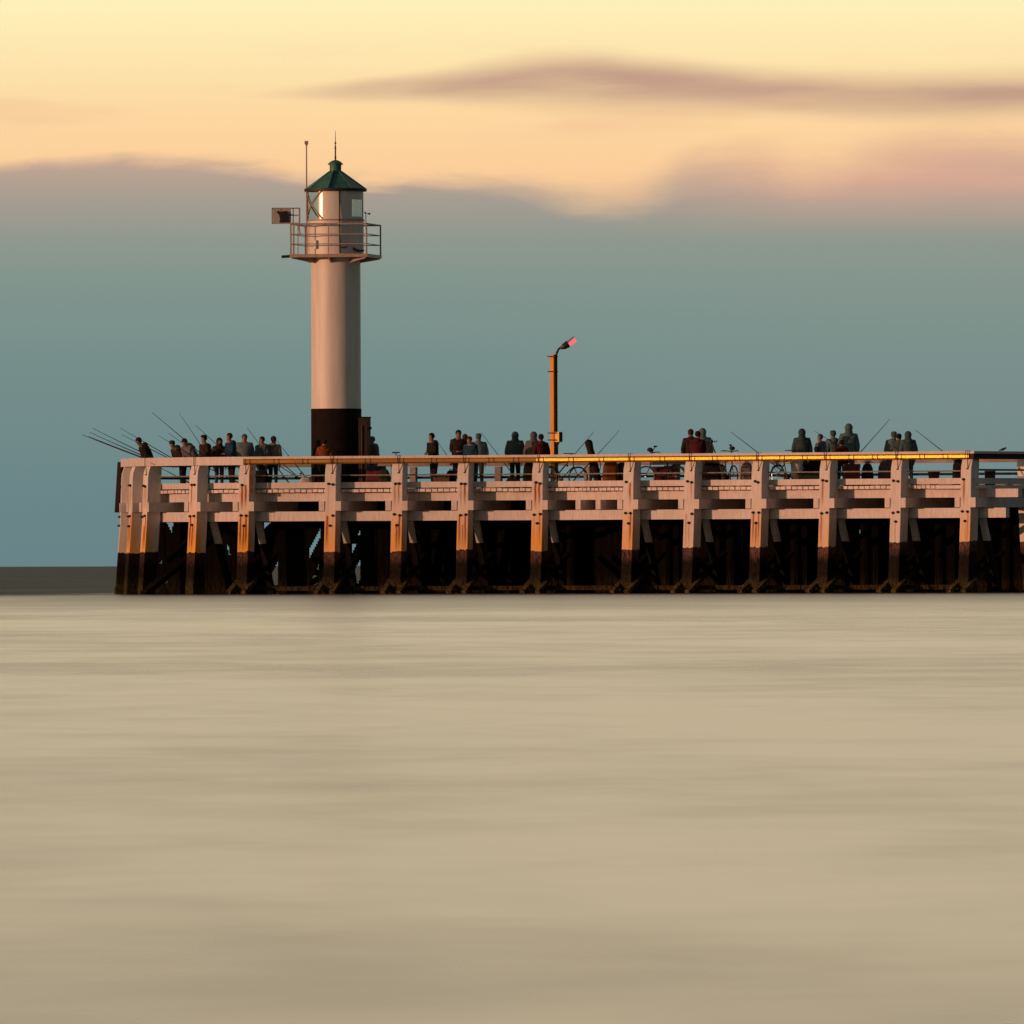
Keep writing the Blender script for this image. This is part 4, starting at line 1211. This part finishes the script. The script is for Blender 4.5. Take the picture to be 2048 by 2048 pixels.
def bucket(px, w, row, dd, label, col):
    b, D = at_deck(px, dd); h = top_h(px, row, D); wm = w / (F / D)
    o = thing('bucket', b, label, 'bucket', 'buckets on the deck')
    m = MB(); m.lathe((0, 0, 0), [(.001, 0), (wm * .40, 0), (wm * .48, h * .93), (wm * .51, h * .93), (wm * .51, h), (wm * .47, h), (wm * .46, h * .9), (wm * .39, .02), (.001, .02)], 24)
    m.build('pail', mat('pail_' + '_'.join(str(int(c * 1000)) for c in col), col, .4, 0, .25, 10, (4, 4, .5)), o, smooth=True)
    m = MB(); m.path([Vector((math.cos(R(a)) * wm * .5, -.04 - .1 * math.sin(R(a)), h * .95 - math.sin(R(a)) * h * .35)) for a in range(0, 181, 20)], .008, 6); m.build('bail_handle', DKSTEEL, o)
softbag(1222, 34, 919, 1.6, 'backpack', 'orange-brown backpack standing right of the dark rod bag', 'backpack', (.17, .055, .012))
softbag(1244, 24, 924, 1.9, 'holdall', 'navy holdall beside the orange-brown backpack', 'bag', (.02, .025, .05))
crate(1330, 50, 933, 2.3, 'cool_box', 'wide dark red cool box behind the grey bicycle', 'cool box', (.16, .02, .015), (.19, .025, .02))
crate(1352, 18, 926, 2.8, 'cool_box', 'small pale cool box right of the wide red one', 'cool box', (.34, .36, .38), (.42, .42, .42))
softbag(1424, 52, 924, 2.0, 'holdall', 'black heaped holdall under the tripod', 'bag', (.014, .014, .017))
softbag(1494, 26, 924, 1.8, 'shopping_bag', 'pale checked shopping bag right of the tilted handlebar', 'bag', (.22, .18, .17))
bucket(1594, 26, 920, 1.4, 'white ribbed bucket beside the teal coat person', (.62, .58, .54))
crate(1622, 56, 944, 1.4, 'tackle_box', 'low dark green tackle box right of the white bucket', 'tackle box', (.012, .035, .016))
softbag(1622, 40, 925, 2.1, 'holdall', 'black holdall standing behind the low green tackle box', 'bag', (.013, .015, .016))
crate(1704, 34, 928, 1.3, 'cool_box', 'bright red cool box with pale lid below the tallest figure', 'cool box', (.20, .018, .022), (.22, .05, .05))
softbag(1735, 24, 926, 1.6, 'backpack', 'dark maroon backpack right of the red cool box', 'backpack', (.035, .014, .014))
softbag(1771, 30, 921, 2.2, 'sack', 'grey-brown sack just left of the second pile from the corner', 'sack', (.13, .095, .085))
bucket(1868, 24, 942, 1.6, 'low black bucket alone in the last front bay', (.016, .016, .016))
softbag(1917, 24, 917, 1.3, 'backpack', 'tall black backpack half behind the corner pile', 'backpack', (.012, .016, .014))
crate(1980, 22, 942, 3.2, 'tackle_box', 'black box on the flank right of the corner pile', 'tackle box', (.014, .015, .015))
softbag(612, 26, 953, 1.0, 'plastic_bag', 'small crumpled white plastic bag left of the lighthouse base', 'bag', (.55, .50, .50), None, 0, False)
softbag(520, 42, 940, 1.2, 'holdall', 'black holdall below the slate jacket person', 'bag', (.013, .014, .014))
crate(752, 40, 932, 2.6, 'cool_box', 'dark red cool box with blue lid right of the cabinet', 'cool box', (.17, .026, .018), (.025, .05, .12))
softbag(769, 24, 938, 1.3, 'holdall', 'olive green holdall in front of the blue-lidded box', 'bag', (.040, .045, .020))
crate(882, 36, 948, 1.1, 'crate', 'dull pink crate at the feet of the black hooded jacket', 'crate', (.16, .09, .075))
softbag(902, 22, 940, 1.5, 'backpack', 'black backpack beside the dull pink crate', 'backpack', (.014, .014, .013))
softbag(1058, 24, 922, 1.3, 'holdall', 'black upright holdall left of the lamp post pile', 'bag', (.013, .013, .014))
softbag(1025, 28, 955, 1.2, 'holdall', 'low flat black bag at the butt of a leaning rod', 'bag', (.016, .018, .017), None, 0, False)
# tall rod bag leaning
b, D = at_deck(1199, 1.9)
o = thing('rod_bag', b, 'dark padded rod bag leaning left beside the orange-brown backpack', 'rod bag')
top = P(1176, 880, D) - b
dv = top.normalized()
m = MB(); RB = cloth('rod_bag_cloth', (.030, .014, .014))
m.tube(Vector((0, 0, .03)), top * .55, .11, .14, 12); m.tube(top * .55, top * .8, .14, .105, 12); m.tube(top * .8, top * .93, .105, .125, 12); m.ball(top * .94, .125, .12, .11, 12, 8); m.build('body', RB, o, smooth=True)
m = MB(); m.path([top * .35 + Vector((.13, -.05, 0)), top * .5 + Vector((.22, -.05, 0)), top * .65 + Vector((.15, -.05, 0))], .015, 6); m.build('strap', cloth('webbing', (.02, .02, .02)), o)
# tripod rod rest
b, D = at_deck(1423, 1.6)
o = thing('tripod', b, 'black three-legged rod rest standing right of the red jackets', 'tripod')
apx = Vector((0, 0, top_h(1423, 884, D)))
for q in (Vector((-.42, -.1, 0)), Vector((.50, -.1, 0)), Vector((.05, .5, 0))):
    m = MB(); m.tube(apx, q, .022, .016, 8); m.build('leg', DKSTEEL, o)
m = MB(); m.ball(apx + VZ * .02, .06, .06, .07, 10, 8); m.build('head', DKSTEEL, o, smooth=True)
m = MB(); m.tube(apx + Vector((-.17, 0, .0)), apx + Vector((.17, 0, .01)), .012, None, 6)
for s in (-.17, -.1, .1, .17): m.tube(apx + Vector((s, 0, 0)), apx + Vector((s, 0, .05)), .01, None, 6)
m.build('rest_bar', DKSTEEL, o)
# hand trolley with T handle
b, D = at_deck(792, 1.6)
o = thing('hand_trolley', b, 'hand trolley whose thin T-shaped handle rises above the rail', 'trolley')
hh = top_h(792, 905, D)
m = MB(); m.tube(Vector((0, 0, .2)), Vector((0, 0, hh)), .016, None, 8); m.tube(Vector((-.12, 0, hh)), Vector((.12, 0, hh)), .02, None, 8); m.build('handle', DKSTEEL, o)
m = MB(); m.box((0, -.15, .1), (.4, .4, .03)); m.bar((-.15, 0, .1), (-.15, 0, .75), .025, .025); m.bar((.15, 0, .1), (.15, 0, .75), .025, .025); m.bar((-.15, 0, .75), (.15, 0, .75), .025, .025); m.build('frame', GREYSTEEL, o)
for s in (-.22, .22):
    m = MB(); m.torus(Vector((s, .05, .09)), .07, .022, Vector((0, 1, 0)), VZ, 18, 6); m.tube(Vector((s - .02, .05, .09)), Vector((s + .02, .05, .09)), .05, None, 12); m.build('wheel', TYRE, o, smooth=True)
# gull on the handrail
zb = ZR_TOP
gp = P(2006, 900, CN.y + 1.0); gp.z = zb
o = thing('gull', gp, 'small dark gull perched on the handrail past the corner', 'bird')
gb = MB(); M_ = Matrix.Rotation(R(-18), 3, 'Y')
gb.ball((0, 0, .09), .13, .055, .055, 12, 8, M_); gb.ball((.11, 0, .15), .04, .035, .036, 10, 8); gb.tube((.14, 0, .15), (.18, 0, .145), .012, .003, 6); gb.tube((-.10, 0, .06), (-.20, 0, .03), .035, .01, 8)
gb.tube((.0, .02, .06), (.0, .02, 0), .007, None, 5); gb.tube((.0, -.02, .06), (.0, -.02, 0), .007, None, 5)
for v_ in gb.v: v_ *= 0.7
gb.build('body', cloth('gull_feathers', (.05, .05, .05)), o, smooth=True)

# ------------------------------------------------------------------ sea
m = MB()
ys = [-300, 0, 60, 200, 600, 3000, 20000, 150000]
for y0, y1 in zip(ys, ys[1:]):
    x0, x1 = max(600, abs(y0) * 1.2), max(600, abs(y1) * 1.2)
    m.add([(-x0, y0, 0), (x0, y0, 0), (x1, y1, 0), (-x1, y1, 0)], [(0, 1, 2, 3)])
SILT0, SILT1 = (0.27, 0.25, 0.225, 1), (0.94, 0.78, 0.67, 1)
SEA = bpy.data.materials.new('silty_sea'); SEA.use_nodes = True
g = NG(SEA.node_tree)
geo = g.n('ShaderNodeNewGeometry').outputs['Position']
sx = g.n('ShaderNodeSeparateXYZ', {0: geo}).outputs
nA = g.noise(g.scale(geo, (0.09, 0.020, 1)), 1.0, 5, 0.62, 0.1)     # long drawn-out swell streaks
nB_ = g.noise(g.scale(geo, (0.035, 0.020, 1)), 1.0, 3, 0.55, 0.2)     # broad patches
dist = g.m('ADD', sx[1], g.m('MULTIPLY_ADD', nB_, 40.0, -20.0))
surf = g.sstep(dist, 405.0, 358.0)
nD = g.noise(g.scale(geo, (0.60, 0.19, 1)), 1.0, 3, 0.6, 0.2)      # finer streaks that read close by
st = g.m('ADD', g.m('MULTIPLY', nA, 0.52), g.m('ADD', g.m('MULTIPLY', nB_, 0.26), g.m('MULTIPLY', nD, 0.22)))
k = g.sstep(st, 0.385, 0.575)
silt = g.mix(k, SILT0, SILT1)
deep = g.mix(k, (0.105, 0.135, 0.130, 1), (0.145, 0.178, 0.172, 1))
refl_fade = g.sstep(dist, 385.0, 210.0)  # water colour greys toward the pier in place of its blurred reflection
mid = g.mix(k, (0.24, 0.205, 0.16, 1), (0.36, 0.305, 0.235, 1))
c = g.mix(surf, deep, g.mix(refl_fade, mid, silt))
shel = g.m('MULTIPLY', g.m('MULTIPLY', g.sstep(dist, 205.0, 370.0), g.sstep(sx[1], 440.0, 425.0)), g.sstep(sx[0], -17.5, -11.5))   # pier's dark reflection, painted into the water as a band along its foot
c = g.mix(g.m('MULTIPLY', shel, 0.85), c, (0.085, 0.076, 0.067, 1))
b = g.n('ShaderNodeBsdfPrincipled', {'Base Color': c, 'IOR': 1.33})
rg = g.m('ADD', g.m('MULTIPLY_ADD', k, -0.06, 0.29), g.m('MULTIPLY_ADD', surf, -0.40, 0.40))
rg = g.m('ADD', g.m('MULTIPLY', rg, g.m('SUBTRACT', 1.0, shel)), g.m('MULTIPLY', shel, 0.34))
g.t.links.new(rg, b.inputs['Roughness'])
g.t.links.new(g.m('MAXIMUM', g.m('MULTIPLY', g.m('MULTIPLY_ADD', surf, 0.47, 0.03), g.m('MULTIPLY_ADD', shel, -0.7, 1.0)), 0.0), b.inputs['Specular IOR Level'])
g.n('ShaderNodeOutputMaterial', {'Surface': b.outputs[0]})
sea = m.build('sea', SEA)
tag(sea, kind='structure')

# ------------------------------------------------------------------ sky and light
SUN_AZ, SUN_EL = R(64), R(4.0)
to_sun = Vector((-math.sin(SUN_AZ) * math.cos(SUN_EL), -math.cos(SUN_AZ) * math.cos(SUN_EL), math.sin(SUN_EL)))
sl = bpy.data.lights.new('sun', 'SUN'); sl.energy = 2.2; sl.angle = R(0.6); sl.color = (1.0, 0.46, 0.275)
so = bpy.data.objects.new('sun', sl); link(so); so.location = (-60, 300, 60)
so.rotation_euler = to_sun.to_track_quat('Z', 'Y').to_euler()

w = bpy.data.worlds.new('World'); scene.world = w; w.use_nodes = True
g = NG(w.node_tree)
d = g.n('ShaderNodeTexCoord').outputs['Generated']
sx = g.n('ShaderNodeSeparateXYZ', {0: d}).outputs
az = g.m('ARCTAN2', sx[0], sx[1])
el = g.m('ARCSINE', sx[2])
U = g.m('MULTIPLY', az, F / 1000.0)
V = g.m('MULTIPLY', el, F / 1000.0)      # thousand photo pixels above the horizon
uv = g.n('ShaderNodeCombineXYZ', {0: U, 1: V, 2: 0.0}).outputs[0]
n1 = g.noise(g.scale(uv, (1.6, 9, 1)), 1.0, 4, 0.5, 0.3)
n2 = g.noise(g.scale(uv, (3.5, 15, 1)), 1.3, 6, 0.62, 0.6)
u01 = g.m('MULTIPLY_ADD', U, 1 / 2.4, 0.5, clamp=True)
def curve(pts, vmin, vmax):
    nd = g.n('ShaderNodeFloatCurve', {'Value': u01})
    cm = nd.mapping.curves[0]
    P_ = [((px - 1024) / 2400 + .5, (val - vmin) / (vmax - vmin)) for px, val in pts]
    cm.points[0].location = P_[0]; cm.points[1].location = P_[-1]
    for q in P_[1:-1]: cm.points.new(*q)
    nd.mapping.update()
    return g.m('MULTIPLY_ADD', nd.outputs[0], vmax - vmin, vmin)
row = lambda r: (1130 - r) / 1000.0
edge = curve([(-176, row(345)), (0, row(342)), (300, row(326)), (500, row(334)), (700, row(350)), (850, row(356)), (1000, row(366)), (1150, row(390)), (1250, row(396)), (1320, row(372)), (1400, row(332)),
              (1500, row(325)), (1640, row(345)), (1740, row(320)), (1850, row(300)), (2048, row(306)), (2224, row(310))], 0.6, 1.0)
wob = g.m('MULTIPLY_ADD', n1, 0.10, -0.05)
wob2 = g.m('MULTIPLY_ADD', n2, 0.05, -0.025)
Vw = g.m('ADD', V, g.m('ADD', wob, wob2))
soft = g.m('MULTIPLY_ADD', g.sstep(U, -0.25, 0.30), 0.045, 0.024)
deckm = g.sstep(g.m('DIVIDE', g.m('SUBTRACT', edge, Vw), soft), -1.0, 1.0)
def C(*c): return s2l(c)
vn = g.m('MULTIPLY', V, 1 / 6.0, clamp=True)
vr = lambda v: v / 6.0
glow = g.ramp(vn, [(vr(0.55), C(250, 196, 150)), (vr(.80), C(252, 206, 154)), (vr(.92), C(253, 217, 162)), (vr(1.02), C(254, 229, 174)), (vr(1.13), C(255, 240, 186)), (vr(2.0), C(255, 238, 192)), (vr(4.0), C(251, 232, 196)), (1.0, C(244, 224, 192))])
cold = g.ramp(vn, [(0, C(103, 131, 135)), (vr(.13), C(107, 134, 137)), (vr(.43), C(119, 143, 139)), (vr(.58), C(131, 149, 141)), (vr(.66), C(146, 152, 142)), (vr(.73), C(165, 156, 145)), (vr(.80), C(190, 164, 146)), (vr(.86), C(212, 172, 147))])
pinkm = g.m('MULTIPLY', g.m('MULTIPLY', g.sstep(U, 0.10, 0.80), g.sstep(V, 0.64, 0.80)), g.m('MULTIPLY_ADD', g.sstep(n1, 0.25, 0.65), 0.35, 0.65))
cold = g.mix(g.m('MULTIPLY', pinkm, 0.95), cold, C(230, 174, 148))
tealr = g.m('MULTIPLY', g.sstep(U, -0.4, 1.0), 0.25)
cold = g.mix(tealr, cold, g.mix(0.5, cold, C(150, 152, 142)))
sky = g.mix(deckm, glow, cold)
# long lens-shaped cloud
cc = curve([(-176, row(150)), (300, row(185)), (600, row(188)), (850, row(180)), (1000, row(166)), (1150, row(158)), (1300, row(168)), (1500, row(184)), (1800, row(197)), (2048, row(193)), (2224, row(193))], 0.8, 1.1)
ct = curve([(-176, 0.0), (300, 0.0), (430, 0.004), (650, 0.016), (850, 0.028), (1000, .044), (1150, .052), (1300, .046), (1500, .040), (1800, .046), (2048, .046), (2224, .046)], 0.0, 0.1)
dv_ = g.m('ABSOLUTE', g.m('SUBTRACT', g.m('ADD', V, g.m('MULTIPLY', wob, 0.35)), cc))
lens = g.sstep(g.m('DIVIDE', dv_, g.m('MAXIMUM', ct, 0.0005)), 1.55, 0.10)
n3_ = g.noise(g.scale(uv, (1.8, 14, 1)), 1.0, 3, 0.5, 0.2)
lens = g.m('MULTIPLY', lens, g.m('MULTIPLY_ADD', g.sstep(n3_, 0.3, 0.65), 0.35, 0.65))
lens = g.m('MULTIPLY', lens, g.sstep(ct, 0.003, 0.034))
sky = g.mix(lens, sky, C(196, 158, 136))
# faint wisps
wisp = g.m('MULTIPLY', g.sstep(n1, 0.52, 0.75), g.m('MULTIPLY', g.sstep(V, 0.80, 0.9), g.sstep(V, 1.06, 0.98)))
sky = g.mix(g.m('MULTIPLY', wisp, 0.35), sky, C(228, 180, 142))
# the open sky overhead
st_ = g.n('ShaderNodeTexSky', sky_type='NISHITA', sun_disc=False, sun_elevation=SUN_EL, sun_rotation=R(244), altitude=0, air_density=1.2, dust_density=1.5, ozone_density=1.2)
nish = g.mix(1.0, st_.outputs[0], (0.074, 0.074, 0.078, 1), 'MULTIPLY')
ahead = g.sstep(g.m('ABSOLUTE', az), R(42), R(18))
low = g.m('MULTIPLY', g.sstep(el, R(55), R(24)), g.m('MULTIPLY_ADD', ahead, 1.0, 0.0))
low = g.m('MAXIMUM', low, g.sstep(el, R(2.8), R(2.2)))
low = g.m('MULTIPLY', low, g.m('MULTIPLY_ADD', ahead, 0.75, 0.25))
fin = g.mix(low, nish, sky)
bg = g.n('ShaderNodeBackground', {'Color': fin, 'Strength': 1.0})
g.n('ShaderNodeOutputWorld', {'Surface': bg.outputs[0]})

# ------------------------------------------------------------------ camera and output
cam = bpy.data.cameras.new('camera'); co = bpy.data.objects.new('camera', cam); link(co)
cam.sensor_width = 36.0; cam.lens = 36.0 * F / 2048.0
cam.clip_start = 1.0; cam.clip_end = 400000.0
co.location = (0, 0, HC)
co.matrix_world = Matrix.Translation((0, 0, HC)) @ Matrix.Rotation(math.pi / 2 + 106.0 / F, 4, 'X') @ Matrix.Rotation(-ROLL, 4, 'Z')
scene.camera = co
scene.render.resolution_x = scene.render.resolution_y = 1024
scene.view_settings.view_transform = 'Standard'
scene.view_settings.look = 'None'
scene.view_settings.exposure = 0.0
scene.view_settings.gamma = 1.0
scene.cycles.use_denoising = True
scene.cycles.max_bounces = 6
scene.cycles.transparent_max_bounces = 12
